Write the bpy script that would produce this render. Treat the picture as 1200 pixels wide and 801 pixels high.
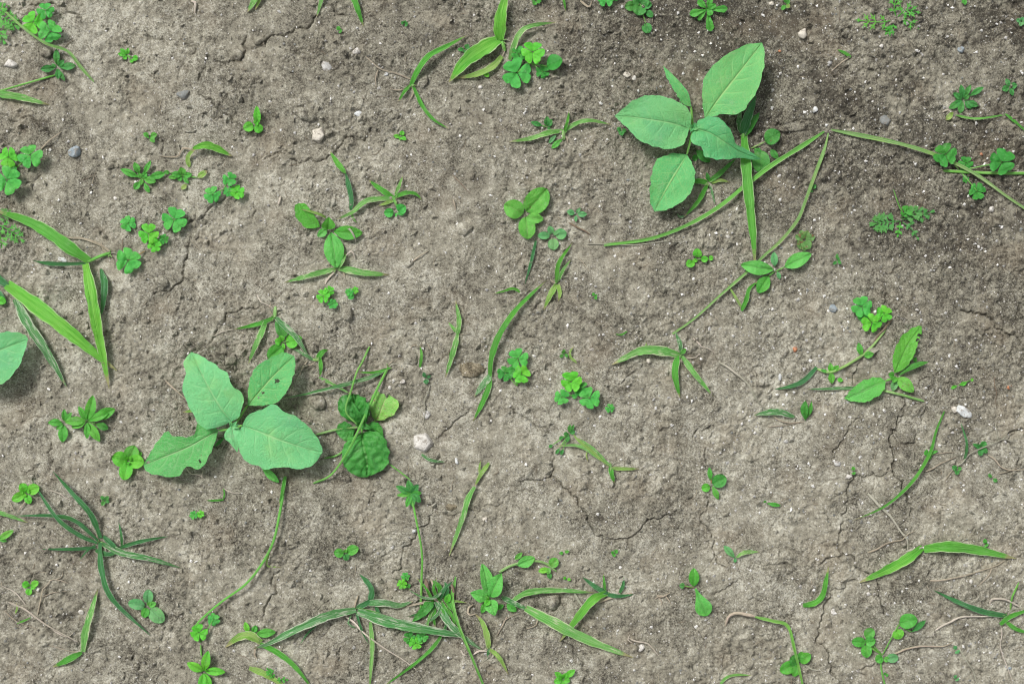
import bpy, bmesh, math, random
import numpy as np

# ------------------------------------------------------------------ camera, sky, sun, exposure
S = 0.0005            # metres per photo pixel on the ground (0.60 m across the frame)
D = 0.90              # camera height
scene = bpy.context.scene
for o in list(bpy.data.objects): bpy.data.objects.remove(o)
col = scene.collection
cam_d = bpy.data.cameras.new('camera'); cam = bpy.data.objects.new('camera', cam_d); col.objects.link(cam)
cam.location = (0, 0, D); cam.rotation_euler = (0, 0, 0)
cam_d.sensor_width = 36.0; cam_d.lens = 36.0 * D / (1200 * S)
cam_d.clip_start = 0.01; cam_d.clip_end = 300
scene.camera = cam
SUN_EL, SUN_AZ = 56.0, 318.0          # degrees; azimuth clockwise from +Y (top of the picture)
world = bpy.data.worlds.new('World'); scene.world = world; world.use_nodes = True
wn = world.node_tree; wn.nodes.clear()
wo = wn.nodes.new('ShaderNodeOutputWorld'); bg = wn.nodes.new('ShaderNodeBackground')
sky = wn.nodes.new('ShaderNodeTexSky'); sky.sky_type = 'NISHITA'; sky.sun_disc = False
sky.sun_elevation = math.radians(SUN_EL); sky.sun_rotation = math.radians(SUN_AZ)
sky.air_density = 1.0; sky.dust_density = 4.0; sky.ozone_density = 1.0
hsv = wn.nodes.new('ShaderNodeHueSaturation'); hsv.inputs['Saturation'].default_value = 0.12   # high thin cloud
wn.links.new(sky.outputs[0], hsv.inputs['Color']); wn.links.new(hsv.outputs[0], bg.inputs['Color'])
bg.inputs['Strength'].default_value = 0.058
wn.links.new(bg.outputs[0], wo.inputs['Surface'])
sun_d = bpy.data.lights.new('sun', 'SUN'); sun_d.energy = 1.5; sun_d.angle = math.radians(14); sun_d.color = (1, .965, .91)
sun = bpy.data.objects.new('sun', sun_d); col.objects.link(sun); sun.location = (-1, 1, 3)
sun.rotation_euler = (math.radians(90 - SUN_EL), 0, math.radians(180 - SUN_AZ))
vs = scene.view_settings
vs.view_transform = 'Standard'; vs.look = 'None'; vs.gamma = 1.0; vs.use_curve_mapping = False
vs.exposure = 1.13
scene.cycles.max_bounces = 6; scene.cycles.diffuse_bounces = 3; scene.cycles.transmission_bounces = 3
scene.cycles.use_adaptive_sampling = True; scene.cycles.pixel_filter_type = 'BLACKMAN_HARRIS'; scene.cycles.filter_width = 1.05

# ------------------------------------------------------------------ noise helpers (numpy)
def _h(ix, iy, seed):
    n = (ix.astype(np.int64) * 374761393 + iy.astype(np.int64) * 668265263 + seed * 1442695041) & 0xffffffff
    n = ((n ^ (n >> 13)) * 1274126177) & 0xffffffff
    n = ((n ^ (n >> 16)) * 2246822519) & 0xffffffff
    return ((n ^ (n >> 15)) & 0xffffff) / float(0x1000000)
def perlin(x, y, seed):
    x = np.asarray(x, float); y = np.asarray(y, float)
    ix = np.floor(x); iy = np.floor(y); fx = x - ix; fy = y - iy
    u = fx*fx*fx*(fx*(fx*6-15)+10); v = fy*fy*fy*(fy*(fy*6-15)+10)
    def g(i, j):
        a = _h(ix + i, iy + j, seed) * 2 * math.pi
        return np.cos(a) * (fx - i) + np.sin(a) * (fy - j)
    a = g(0, 0); b = g(1, 0); c = g(0, 1); d = g(1, 1)
    return 1.5 * ((a + (b - a) * u) * (1 - v) + (c + (d - c) * u) * v)
def crumbs(x, y, cell, seed, keep=1.0, rmin=.35, rmax=.75):
    """rounded grains: one random dome in every cell, the highest dome wins"""
    x = x / cell; y = y / cell; ix = np.floor(x); iy = np.floor(y)
    out = np.zeros_like(x)
    for i in (-1, 0, 1):
        for j in (-1, 0, 1):
            cx = ix + i; cy = iy + j
            px = cx + .15 + .7 * _h(cx, cy, seed); py = cy + .15 + .7 * _h(cx, cy, seed + 7)
            r = rmin + (rmax - rmin) * _h(cx, cy, seed + 13) ** 1.6
            d2 = ((x - px) ** 2 + (y - py) ** 2) / (r * r)
            dome = np.sqrt(np.clip(1 - d2, 0, 1)) * r
            if keep < 1: dome = dome * (_h(cx, cy, seed + 23) < keep)
            out = np.maximum(out, dome)
    return out
def sstep(a, b, x):
    t = np.clip((x - a) / (b - a), 0, 1); return t * t * (3 - 2 * t)

# ------------------------------------------------------------------ the soil sheet (all lengths in photo pixels)
random.seed(11)
def grainy(x, y):      # 1 where the soil is loose and crumbly, 0 where it is a sealed crust
    m = 0.30 + 0.38 * sstep(560, 900, x) * sstep(520, 150, y) + 0.12 * sstep(900, 1200, x)
    return np.clip(m - .06 + .75 * perlin(x / 120, y / 120, 5) + .6 * perlin(x / 42, y / 42, 6), 0, 1)
PITS = [(78, 352, 17, 7), (545, 255, 10, 7), (275, 62, 15, 3), (248, 78, 8, 3), (303, 50, 10, 4), (213, 153, 6, 3), (530, 262, 6, 3.5),
        (1048, 492, 9, 4), (560, 425, 30, 3), (1040, 385, 14, 4), (690, 505, 20, 2), (600, 700, 25, 4), (885, 205, 40, 3), (345, 500, 40, 3),
        (830, 200, 25, 4), (128, 485, 22, 3), (300, 420, 20, 3), (520, 372, 18, 3), (445, 492, 12, 7), (350, 730, 16, 2), (60, 205, 20, 3),
        (410, 140, 18, 2), (635, 150, 22, 2), (895, 110, 30, 3), (1080, 362, 6, 3), (640, 712, 16, 4), (960, 700, 15, 2), (1055, 405, 12, 3)]
MOUNDS = [(360, 128, 24, 4), (320, 120, 20, 3), (540, 295, 30, 4), (560, 240, 22, 3), (160, 330, 30, 4), (250, 120, 30, 3), (420, 90, 30, 2),
          (190, 90, 35, 2), (700, 330, 40, 2), (1020, 525, 30, 3), (730, 640, 30, 2), (870, 640, 30, 2), (1130, 330, 40, 2), (500, 640, 30, 2),
          (470, 440, 24, 3), (180, 670, 30, 2), (60, 560, 30, 2), (1090, 740, 30, 2), (620, 540, 30, 3), (780, 540, 30, 2), (373, 470, 14, 4)]
def height_low(x, y):
    x = np.asarray(x, float); y = np.asarray(y, float)
    h = 4.2 * perlin(x / 210, y / 210, 1) + 3.0 * perlin(x / 82 + 3, y / 82, 2) + 2.1 * perlin(x / 37, y / 37 + 5, 3)
    for (cx, cy, r, d) in PITS: h = h - d * np.exp(-((x - cx) ** 2 + (y - cy) ** 2) / (r * r * .7))
    for (cx, cy, r, d) in MOUNDS: h = h + d * np.exp(-((x - cx) ** 2 + (y - cy) ** 2) / (r * r * .7))
    return h
CRACKS = [  # (half width, depth, points)
 (1.2, 6, [(20,17),(33,7),(50,5),(60,3),(85,15),(95,22),(103,32)]), (1.1, 5, [(170,37),(178,45),(190,45),(198,54)]),
 (1.5, 6, [(243,58),(241,78),(234,95)]), (1.3, 7, [(233,108),(255,125),(272,145),(285,166)]), (1.1, 6, [(2,134),(38,137),(48,150),(58,162)]),
 (1.0, 5, [(190,160),(189,180)]), (1.4, 7, [(290,38),(283,52),(288,60),(282,72),(268,74),(252,72)]),
 (1.5, 7, [(296,56),(318,42),(345,34),(362,33),(376,18)]), (1.1, 6, [(385,6),(398,18),(413,19)]), (1.2, 6, [(310,186),(327,178),(345,187),(370,190),(388,182),(402,166),(428,165),(435,150)]),
 (1.1, 5, [(440,142),(452,137),(460,130)]), (1.0, 4, [(330,83),(345,98)]), (1.0, 4, [(475,145),(483,156)]), (1.0, 4, [(208,100),(230,54),(207,53)]),
 (1.4, 6, [(265,230),(245,244),(235,256),(220,262)]), (1.6, 8, [(222,285),(215,304),(215,325),(203,335),(198,341),(180,345)]), (1.3, 7, [(217,326),(226,331),(232,342)]),
 (1.3, 7, [(305,355),(281,364),(262,380),(250,395),(246,402)]), (1.2, 5, [(47,205),(40,212),(28,218)]), (1.0, 5, [(70,220),(80,235)]), (1.1, 5, [(297,238),(296,256)]),
 (1.2, 5, [(302,272),(308,282),(322,297),(330,301),(327,313)]), (1.0, 4, [(128,452),(142,441),(155,449),(170,455)]), (1.0, 5, [(54,508),(55,530),(60,546)]), (1.0, 4, [(25,552),(50,548)]),
 (1.2, 6, [(514,512),(530,497),(552,478)]), (1.1, 6, [(600,477),(620,492),(640,500),(646,508)]), (1.4, 8, [(648,530),(650,548),(645,559),(660,572),(677,583),(687,601),(692,615),(712,630),(735,631),(750,622),(775,607),(792,598)]),
 (1.1, 6, [(645,559),(628,563),(610,563)]), (1.0, 5, [(736,630),(737,641)]), (1.1, 5, [(725,450),(735,440),(750,435)]), (1.1, 5, [(812,512),(818,503),(832,500)]),
 (1.1, 6, [(827,525),(828,546)]), (1.2, 7, [(830,583),(824,600),(833,622),(837,648),(850,664)]), (1.1, 6, [(835,695),(850,690),(864,680)]), (1.1, 5, [(660,750),(675,763),(688,766)]),
 (1.8, 10, [(1057,463),(1060,486),(1046,504),(1042,518),(1046,545),(1057,565),(1057,577),(1066,590),(1067,605)]), (1.2, 6, [(1008,490),(990,510),(976,530),(975,537)]), (1.4, 8, [(1000,555),(994,580),(993,600),(987,622),(989,649),(1003,657),(1008,668),(1019,672)]),
 (1.2, 6, [(1003,557),(1020,557),(1034,558),(1042,548)]), (1.6, 8, [(1180,508),(1190,504),(1206,500)]), (1.4, 8, [(1189,506),(1190,528),(1193,545),(1204,560)]), (1.2, 6, [(1078,455),(1090,442)]),
 (1.6, 9, [(1125,363),(1138,364),(1155,368),(1167,385),(1190,392),(1195,404)]), (1.1, 5, [(1199,348),(1191,371)]), (1.0, 5, [(1055,312),(1045,322)]), (1.2, 6, [(1037,335),(1040,345),(1033,361)]),
 (1.1, 6, [(898,662),(920,660),(934,668)]), (1.4, 7, [(989,649),(975,656),(960,662)]), (1.5, 8, [(1027,678),(1030,692),(1033,708),(1037,720)]), (1.1, 5, [(1030,680),(1050,684),(1068,685)]), (1.7, 9, [(990,690),(966,710),(960,735),(966,757),(973,766),(973,786),(980,794)]),
 (1.2, 6, [(1005,680),(990,692)]), (1.3, 7, [(1060,742),(1076,753),(1082,776)]), (1.1, 5, [(1015,792),(1005,785),(1025,778)]), (1.3, 7, [(507,598),(500,615),(487,630),(474,640),(470,655),(460,671)]),
 (1.5, 8, [(328,668),(325,695),(310,711),(308,726)]), (1.2, 6, [(1085,478),(1080,492)]), (1.0, 5, [(1010,420),(1000,440),(1004,470)]), (1.1, 5, [(400,757),(410,780),(412,792)]),
 (1.1, 5, [(562,718),(548,702),(535,712)]), (1.3, 5, [(905,148),(930,143),(955,142)]), (1.0, 4, [(620,372),(640,352),(660,360)]), (1.0, 4, [(30,655),(35,680)]), (1.1, 5, [(520,600),(550,595),(585,592),(595,580)]),
 (1.0, 5, [(1140,155),(1175,110),(1160,100)]), (1.1, 5, [(995,15),(1000,30)]), (1.1, 4, [(1142,30),(1170,20)]), (1.2, 6, [(670,755),(690,790)])]
def jag(pts, n=4, amp=.15):
    for k in range(n):
        out = [pts[0]]
        for a, b in zip(pts[:-1], pts[1:]):
            L = math.hypot(b[0]-a[0], b[1]-a[1]); o = random.gauss(0, amp) * L
            out += [((a[0]+b[0])/2 - (b[1]-a[1])/max(L,1e-6)*o, (a[1]+b[1])/2 + (b[0]-a[0])/max(L,1e-6)*o), b]
        pts = out
    return pts
def axis(lo, hi, step):
    inner = list(np.arange(lo, hi + step, step)); near = 120; st = 3.0
    a = [lo]; s = step
    while a[-1] > -60000: s *= (1.06 if a[-1] > -near else 1.22); a.append(a[-1] - s)
    b = [inner[-1]]; s = step
    while b[-1] < 60000: s *= (1.06 if b[-1] < hi + near else 1.22); b.append(b[-1] + s)
    return np.array(a[1:][::-1] + inner + b[1:])
GX = axis(-6, 1206, 1.0); GY = axis(-6, 807, 1.0)
XX, YY = np.meshgrid(GX, GY)
def soil_height():
    x, y = XX, YY
    near = np.exp(-(np.maximum(0, np.maximum(np.abs(x - 600) - 900, np.abs(y - 400) - 700)) / 900.0))
    g = grainy(x, y)
    h = height_low(x, y)
    h += 1.7 * perlin(x / 19, y / 19, 31) + (.45 + .8 * g) * 1.4 * perlin(x / 8.1, y / 8.1, 32) + (.35 + .8 * g) * 1.0 * perlin(x / 3.9, y / 3.9, 33)
    wx = x + 2.0 * perlin(x / 7, y / 7, 41); wy = y + 2.0 * perlin(x / 7 + 9, y / 7, 42)
    h += crumbs(wx, wy, 11.0, 50, .55) * (.4 + 4.0 * g) * .9
    h += crumbs(wx, wy, 5.2, 51, .8) * (.5 + 3.0 * g) * .9
    h += crumbs(x, y, 2.9, 52, .8) * (.4 + 2.2 * g) * .8
    # thin crazing of the crust
    cz = np.abs(perlin(wx / 34, wy / 34, 61)); h -= (1 - g) * 1.6 * np.exp(-(cz / .028) ** 2) * (perlin(x / 90, y / 90, 62) > .05)
    for (hw, dep, pts) in CRACKS:
        pts = jag(pts)
        ps = np.array(pts); i0, i1 = np.searchsorted(GX, [ps[:,0].min()-14, ps[:,0].max()+14]); j0, j1 = np.searchsorted(GY, [ps[:,1].min()-14, ps[:,1].max()+14])
        sx = XX[j0:j1, i0:i1]; sy = YY[j0:j1, i0:i1]; dm = np.full(sx.shape, 1e9)
        n = len(pts)
        for k in range(n - 1):
            ax, ay = pts[k]; bx, by = pts[k+1]; dx, dy = bx-ax, by-ay; L2 = dx*dx+dy*dy+1e-9
            t = np.clip(((sx-ax)*dx+(sy-ay)*dy)/L2, 0, 1)
            e = (k + t) / (n - 1); tap = .55 + .75 * np.minimum(1, 4 * np.minimum(e, 1 - e) + .1)
            dm = np.minimum(dm, np.hypot(sx-ax-t*dx, sy-ay-t*dy) / tap)
        hw2 = hw * .36 * np.clip(.8 + 1.1 * perlin(sx / 9, sy / 9, 77), .25, 1.6)
        h[j0:j1, i0:i1] -= dep * .62 * (1 - sstep(hw2 * .7, hw2 * 1.1 + .4, dm)) - .5 * np.exp(-((dm - 5) / 4) ** 2)
    return h * near
HH = soil_height()
def soil_at(x, y):
    i = int(np.clip(np.searchsorted(GX, x) - 1, 0, len(GX)-2)); j = int(np.clip(np.searchsorted(GY, y) - 1, 0, len(GY)-2))
    a = (x-GX[i])/(GX[i+1]-GX[i]); b = (y-GY[j])/(GY[j+1]-GY[j])
    return float((HH[j,i]*(1-a)+HH[j,i+1]*a)*(1-b)+(HH[j+1,i]*(1-a)+HH[j+1,i+1]*a)*b)
def soil_mean(x, y, r=3):
    return sum(soil_at(x+a, y+b) for a in (-r, 0, r) for b in (-r, 0, r)) / 9.0
def W(x, y, z):
    """photo pixel + height (pixels above datum) -> world point, seen along that pixel's ray"""
    Z = z * S; f = (D - Z) / D
    return ((x - 600) * S * f, (400.5 - y) * S * f, Z)

# ------------------------------------------------------------------ materials
MATS = {}
def new_mat(name):
    m = bpy.data.materials.new(name); m.use_nodes = True; MATS[name] = m
    t = m.node_tree; t.nodes.clear(); return m, t
class NB:
    def __init__(s, t): s.t = t
    def n(s, typ, **kw):
        nd = s.t.nodes.new(typ)
        for k, v in kw.items():
            if hasattr(nd, k): setattr(nd, k, v)
        return nd
    def link(s, a, b): s.t.links.new(a, b)
    def val(s, sock, v):
        if isinstance(v, (int, float, tuple)): sock.default_value = v
        else: s.link(v, sock)
    def math(s, op, a, b=0.0, c=0.0, clamp=False):
        nd = s.n('ShaderNodeMath', operation=op); nd.use_clamp = clamp
        for i, v in enumerate((a, b, c)): s.val(nd.inputs[i], v)
        return nd.outputs[0]
    def ramp(s, f, a, b, lo=0.0, hi=1.0):
        nd = s.n('ShaderNodeMapRange'); nd.interpolation_type = 'SMOOTHSTEP'
        s.val(nd.inputs[0], f); 
        for i, v in enumerate((a, b, lo, hi)): s.val(nd.inputs[i+1], v)
        return nd.outputs[0]
    def mix(s, f, a, b, mode='MIX'):
        nd = s.n('ShaderNodeMix', data_type='RGBA', blend_type=mode)
        s.val(nd.inputs['Factor'], f)
        for nm, v in (('A', a), ('B', b)):
            sk = [i for i in nd.inputs if i.name == nm and i.type == 'RGBA'][0]
            s.val(sk, v if not isinstance(v, tuple) else (v + (1,) if len(v) == 3 else v))
        return [o for o in nd.outputs if o.type == 'RGBA'][0]
    def noise(s, vec, scale, det=3, rough=.55, dist=0.0):
        nd = s.n('ShaderNodeTexNoise'); nd.inputs['Scale'].default_value = scale; nd.inputs['Detail'].default_value = det
        nd.inputs['Roughness'].default_value = rough; nd.inputs['Distortion'].default_value = dist
        s.link(vec, nd.inputs['Vector']); return nd.outputs['Fac']
    def comb(s, x, y, z=0.0):
        nd = s.n('ShaderNodeCombineXYZ')
        for i, v in enumerate((x, y, z)): s.val(nd.inputs[i], v)
        return nd.outputs[0]
def soil_material(name, tint=(1,1,1), dark=0.0):
    m, t = new_mat(name); b = NB(t)
    geo = b.n('ShaderNodeNewGeometry').outputs['Position']
    big = b.noise(geo, 9, 3); mid = b.noise(geo, 46, 4, .6); sm = b.noise(geo, 190, 4, .65); fine = b.noise(geo, 900, 3, .7); vf = b.noise(geo, 2300, 2, .6)
    sp = b.n('ShaderNodeSeparateXYZ'); b.link(geo, sp.inputs[0])
    gm = b.ramp(b.noise(geo, 24, 4, .6), .36, .64, .5, 1.02)
    # looser soil at the upper right, coloured darker along a noisy gradient
    ur_dark = b.ramp(b.math('ADD', b.math('ADD', b.math('MULTIPLY', sp.outputs[0], .7), b.math('MULTIPLY', sp.outputs[1], 1.3)), b.math('MULTIPLY', b.math('SUBTRACT', mid, .5), .25)), .08, .32)
    f = b.math('ADD', b.math('MULTIPLY', b.math('SUBTRACT', big, .5), .8), b.math('MULTIPLY', b.math('SUBTRACT', mid, .5), 1.0))
    f = b.math('ADD', f, b.math('MULTIPLY', b.math('SUBTRACT', sm, .5), 1.35))
    f = b.math('ADD', f, b.math('MULTIPLY', b.math('MULTIPLY', b.math('SUBTRACT', fine, .5), 1.9), gm))
    f = b.math('ADD', f, b.math('MULTIPLY', b.math('MULTIPLY', b.math('SUBTRACT', vf, .5), 1.6), gm))
    f = b.math('ADD', f, b.math('SUBTRACT', .53 - dark, b.math('MULTIPLY', ur_dark, .26)), clamp=True)
    def c(v): return tuple(v[i] * tint[i] for i in range(3))
    base = b.mix(b.ramp(f, .0, .55), c((.056, .050, .039)), c((.240, .226, .178)))
    base = b.mix(b.ramp(f, .5, 1.0), base, c((.465, .452, .382)))
    hue = b.noise(geo, 30, 2); base = b.mix(b.ramp(hue, .5, .75, 0, .25), base, c((.245, .195, .135)))
    hue2 = b.noise(geo, 420, 2, .5); base = b.mix(b.ramp(hue2, .6, .78, 0, .4), base, c((.20, .20, .20)))
    # mineral grains smaller than the modelled ones
    v = b.n('ShaderNodeTexVoronoi'); v.inputs['Scale'].default_value = 620; b.link(geo, v.inputs['Vector'])
    vc = b.n('ShaderNodeSeparateColor'); b.link(v.outputs['Color'], vc.inputs[0])
    gr = b.math('MULTIPLY', b.ramp(vc.outputs[0], .90, .93), b.ramp(v.outputs['Distance'], .42, .22))
    base = b.mix(b.math('MULTIPLY', gr, .5), base, (.55, .53, .49))
    gd = b.math('MULTIPLY', b.ramp(vc.outputs[1], .90, .93), b.ramp(v.outputs['Distance'], .45, .25))
    base = b.mix(b.math('MULTIPLY', gd, .6), base, (.045, .04, .036))
    p = b.n('ShaderNodeBsdfPrincipled'); b.link(base, p.inputs['Base Color']); p.inputs['Roughness'].default_value = .92
    p.inputs['Specular IOR Level'].default_value = .25
    hsum = b.math('ADD', b.math('MULTIPLY', fine, 1.0), b.math('MULTIPLY', vf, .6)); hsum = b.math('ADD', hsum, b.math('MULTIPLY', gr, .3))
    bp = b.n('ShaderNodeBump'); b.link(b.math('MULTIPLY', gm, .85), bp.inputs['Strength']); bp.inputs['Distance'].default_value = .0014
    b.link(hsum, bp.inputs['Height']); b.link(bp.outputs[0], p.inputs['Normal'])
    o = b.n('ShaderNodeOutputMaterial'); b.link(p.outputs[0], o.inputs[0]); return m
def leaf_material(name, ca, cb, kind='broad', vein=(.5,.62,.35), vs_=.5, pale=0.0, palec=(.66,.70,.48), spots=0.0, spotc=(.16,.09,.05), tip=0.0, tipc=(.50,.42,.24), rough=.42, trans=.28, nvn=6.0, sl=1.5, mott=.5):
    m, t = new_mat(name); b = NB(t)
    uv = b.n('ShaderNodeUVMap').outputs[0]; sp = b.n('ShaderNodeSeparateXYZ'); b.link(uv, sp.inputs[0])
    u = sp.outputs[0]; v = b.math('SUBTRACT', b.math('MULTIPLY', sp.outputs[1], 2), 1); av = b.math('ABSOLUTE', v)
    rnd = b.n('ShaderNodeObjectInfo').outputs['Random']; geo = b.n('ShaderNodeNewGeometry').outputs['Position']
    rz = b.math('MULTIPLY', rnd, 57.0)
    mot = b.noise(geo, 260, 4, .6); mo2 = b.noise(geo, 1100, 3, .6)
    f = b.math('ADD', b.math('MULTIPLY', b.math('SUBTRACT', mot, .5), 3.4 * mott), b.math('ADD', b.math('MULTIPLY', b.math('SUBTRACT', mo2, .5), 2.6 * mott), b.math('ADD', .2, b.math('MULTIPLY', rnd, .6))), clamp=True)
    base = b.mix(f, ca, cb); green = ca[1] > ca[0] * 1.4
    if green: base = b.mix(b.ramp(rnd, .66, 1.0, 0, .26), base, (cb[0]*1.5+.03, cb[1]*.9, cb[2]*.75))
    hn = b.noise(geo, 55, 3, .6)
    if green: base = b.mix(b.ramp(hn, .50, .72, 0, .26), base, (cb[0]*1.9+.03, cb[1]*1.12, cb[2]*.8)); base = b.mix(b.ramp(hn, .48, .28, 0, .35), base, (ca[0]*.7, ca[1]*.8, ca[2]*1.15))
    dn = b.noise(geo, 170, 4, .7)
    if green: base = b.mix(b.ramp(dn, .56, .74, 0, .28), base, (.42, .52, .36))
    bumph = b.math('ADD', b.math('MULTIPLY', mo2, .6), b.math('MULTIPLY', mot, 1.2))
    if kind == 'broad':
        tt = b.math('SUBTRACT', b.math('MULTIPLY', u, nvn), b.math('MULTIPLY', av, sl))
        fr = b.math('ABSOLUTE', b.math('SUBTRACT', b.math('FRACT', b.math('ADD', tt, .5)), .5))
        sv = b.math('MULTIPLY', b.ramp(fr, .10, .02), b.ramp(av, .92, .3))
        mr = b.ramp(av, b.math('ADD', .035, b.math('MULTIPLY', b.math('SUBTRACT', 1, u), .05)), .012)
        net = b.n('ShaderNodeTexVoronoi', feature='DISTANCE_TO_EDGE'); net.inputs['Scale'].default_value = 560; b.link(geo, net.inputs['Vector'])
        nt = b.ramp(net.outputs[0], .12, .02, 0, .42)
        vm = b.math('MAXIMUM', b.math('MAXIMUM', mr, b.math('MULTIPLY', sv, .5)), nt)
        base = b.mix(b.math('MULTIPLY', vm, vs_), base, vein)
        bumph = b.math('SUBTRACT', bumph, b.math('MULTIPLY', vm, .7))
    elif kind == 'grass':
        st = b.noise(b.comb(b.math('MULTIPLY', u, 6.0), b.math('MULTIPLY', v, 1.7), rz), 1.0, 5, .7)
        ln = b.noise(b.comb(b.math('MULTIPLY', u, 2.5), b.math('MULTIPLY', v, 6.0), rz), 1.0, 3, .6)
        base = b.mix(b.ramp(ln, .38, .66, 0, .6), base, vein)
        mr = b.ramp(av, .13, .04); base = b.mix(b.math('MULTIPLY', mr, vs_), base, vein)
        if pale > 0:
            edge = b.math('MULTIPLY', b.ramp(av, .7, .98), .09)
            pm = b.ramp(b.math('ADD', st, edge), .74 - .22 * pale, .80 - .20 * pale)
            base = b.mix(b.math('MULTIPLY', pm, .75), base, palec)
        rb = b.noise(b.comb(b.math('MULTIPLY', u, 2.0), b.math('MULTIPLY', v, 15.0), rz), 1.0, 2, .5)
        base = b.mix(b.ramp(rb, .45, .68, 0, .35), base, (vein[0]*1.5, vein[1]*1.15, vein[2]*1.6)); base = b.mix(b.ramp(rb, .45, .28, 0, .40), base, (ca[0]*.55, ca[1]*.62, ca[2]*.6))
        mg = b.math('MULTIPLY', b.ramp(av, .80, .97), b.ramp(st, .42, .56, .05, .7)); base = b.mix(mg, base, palec)
        bumph = b.math('ADD', bumph, b.math('ADD', ln, rb))
    if spots > 0:
        sn = b.noise(geo, 420, 3, .6); base = b.mix(b.ramp(sn, .72 - .2 * spots, .78 - .18 * spots, 0, .85), base, spotc)
    if tip > 0:
        tn = b.math('ADD', u, b.math('MULTIPLY', b.math('SUBTRACT', mot, .5), .35))
        base = b.mix(b.ramp(tn, 1.02 - .25 * tip, 1.06 - .12 * tip, 0, .9), base, tipc)
    p = b.n('ShaderNodeBsdfPrincipled'); b.link(base, p.inputs['Base Color']); b.link(b.ramp(dn, .3, .7, rough - .1, rough + .22), p.inputs['Roughness'])
    p.inputs['Specular IOR Level'].default_value = .45
    bp = b.n('ShaderNodeBump'); bp.inputs['Strength'].default_value = .9; bp.inputs['Distance'].default_value = .0007
    b.link(bumph, bp.inputs['Height']); b.link(bp.outputs[0], p.inputs['Normal'])
    o = b.n('ShaderNodeOutputMaterial')
    if trans > 0:
        tr = b.n('ShaderNodeBsdfTranslucent'); b.link(b.mix(.35, base, (.30, .62, .03)), tr.inputs['Color']); ms = b.n('ShaderNodeMixShader'); ms.inputs[0].default_value = trans
        b.link(p.outputs[0], ms.inputs[1]); b.link(tr.outputs[0], ms.inputs[2]); b.link(ms.outputs[0], o.inputs[0])
    else: b.link(p.outputs[0], o.inputs[0])
    return m
def stone_material(name, ca, cb, rough=.8):
    m, t = new_mat(name); b = NB(t)
    geo = b.n('ShaderNodeNewGeometry').outputs['Position']
    n1 = b.noise(geo, 330, 4, .65); n2 = b.noise(geo, 1500, 3, .7)
    f = b.math('ADD', b.math('MULTIPLY', b.math('SUBTRACT', n1, .5), 2.4), b.math('ADD', .5, b.math('MULTIPLY', b.math('SUBTRACT', n2, .5), 1.6)), clamp=True)
    base = b.mix(f, ca, cb); n3 = b.noise(geo, 520, 2)
    if name[:4] != 'grit': base = b.mix(b.ramp(n3, .50, .66, 0, .7), base, (.22, .19, .15))      # soil stuck to it
    p = b.n('ShaderNodeBsdfPrincipled'); b.link(base, p.inputs['Base Color']); p.inputs['Roughness'].default_value = rough
    p.inputs['Specular IOR Level'].default_value = .35
    bp = b.n('ShaderNodeBump'); bp.inputs['Strength'].default_value = .8; bp.inputs['Distance'].default_value = .0008
    b.link(b.math('ADD', n1, n2), bp.inputs['Height']); b.link(bp.outputs[0], p.inputs['Normal'])
    o = b.n('ShaderNodeOutputMaterial'); b.link(p.outputs[0], o.inputs[0]); return m
stone_material('grit_white', (.66,.65,.62), (.86,.85,.83));
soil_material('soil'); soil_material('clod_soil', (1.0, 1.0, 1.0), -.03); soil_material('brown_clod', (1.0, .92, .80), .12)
LM = leaf_material
LM('goose', (.092,.44,.155), (.135,.53,.20), 'broad', (.36,.58,.26), .40, rough=.5, mott=.35)
LM('goose_l', (.145,.54,.205), (.20,.63,.255), 'broad', (.42,.62,.30), .38, rough=.5, mott=.35)
LM('goose_y', (0.096,0.470,0.135), (0.140,0.560,0.180), 'broad', (.42,.62,.24), .6, rough=.5, mott=.35)
LM('goose_d', (0.080,0.410,0.096), (0.128,0.508,0.136), 'broad', (.40,.55,.30), .6, spots=.18, rough=.5)
LM('mint', (0.0306,0.2295,0.0306), (0.0578,0.3306,0.0476), 'broad', (.16,.42,.11), .6, rough=.36, trans=.2, mott=.6)
LM('mint_y', (0.160,0.518,0.064), (0.256,0.626,0.128), 'broad', (.60,.62,.32), .7, spots=.5, spotc=(.30,.17,.12), rough=.4)
LM('broad', (0.0540,0.3501,0.0288), (0.0936,0.4662,0.0504), 'broad', (.26,.56,.16), .5, rough=.4)
LM('broad_p', (0.096,0.486,0.072), (0.144,0.562,0.104), 'broad', (.32,.60,.22), .5, rough=.42)
LM('broad_s', (0.096,0.432,0.048), (0.160,0.540,0.080), 'broad', (.34,.55,.18), .5, spots=.42, spotc=(.22,.17,.08), rough=.42)
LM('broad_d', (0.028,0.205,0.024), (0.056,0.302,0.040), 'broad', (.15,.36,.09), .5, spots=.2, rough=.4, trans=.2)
LM('seed', (0.0552,0.3579,0.0368), (0.1030,0.4572,0.0662), 'broad', (.22,.54,.15), .35, rough=.42)
LM('seed_b', (0.080,0.497,0.032), (0.144,0.605,0.056), 'broad', (.30,.62,.14), .35, rough=.42)
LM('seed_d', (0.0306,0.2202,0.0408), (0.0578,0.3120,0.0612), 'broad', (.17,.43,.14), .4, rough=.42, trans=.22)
LM('seed_g', (0.080,0.346,0.104), (0.128,0.410,0.152), 'broad', (.24,.42,.24), .4, spots=.3, spotc=(.22,.16,.14), rough=.5, trans=.2)
LM('clover', (0.0520,0.4320,0.0600), (0.0800,0.5180,0.0880), 'broad', (.16,.55,.16), .35, rough=.45, nvn=7, sl=2.2)
LM('clover_b', (0.080,0.562,0.032), (0.136,0.648,0.048), 'broad', (.24,.66,.12), .35, rough=.45, nvn=7, sl=2.2)
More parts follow.
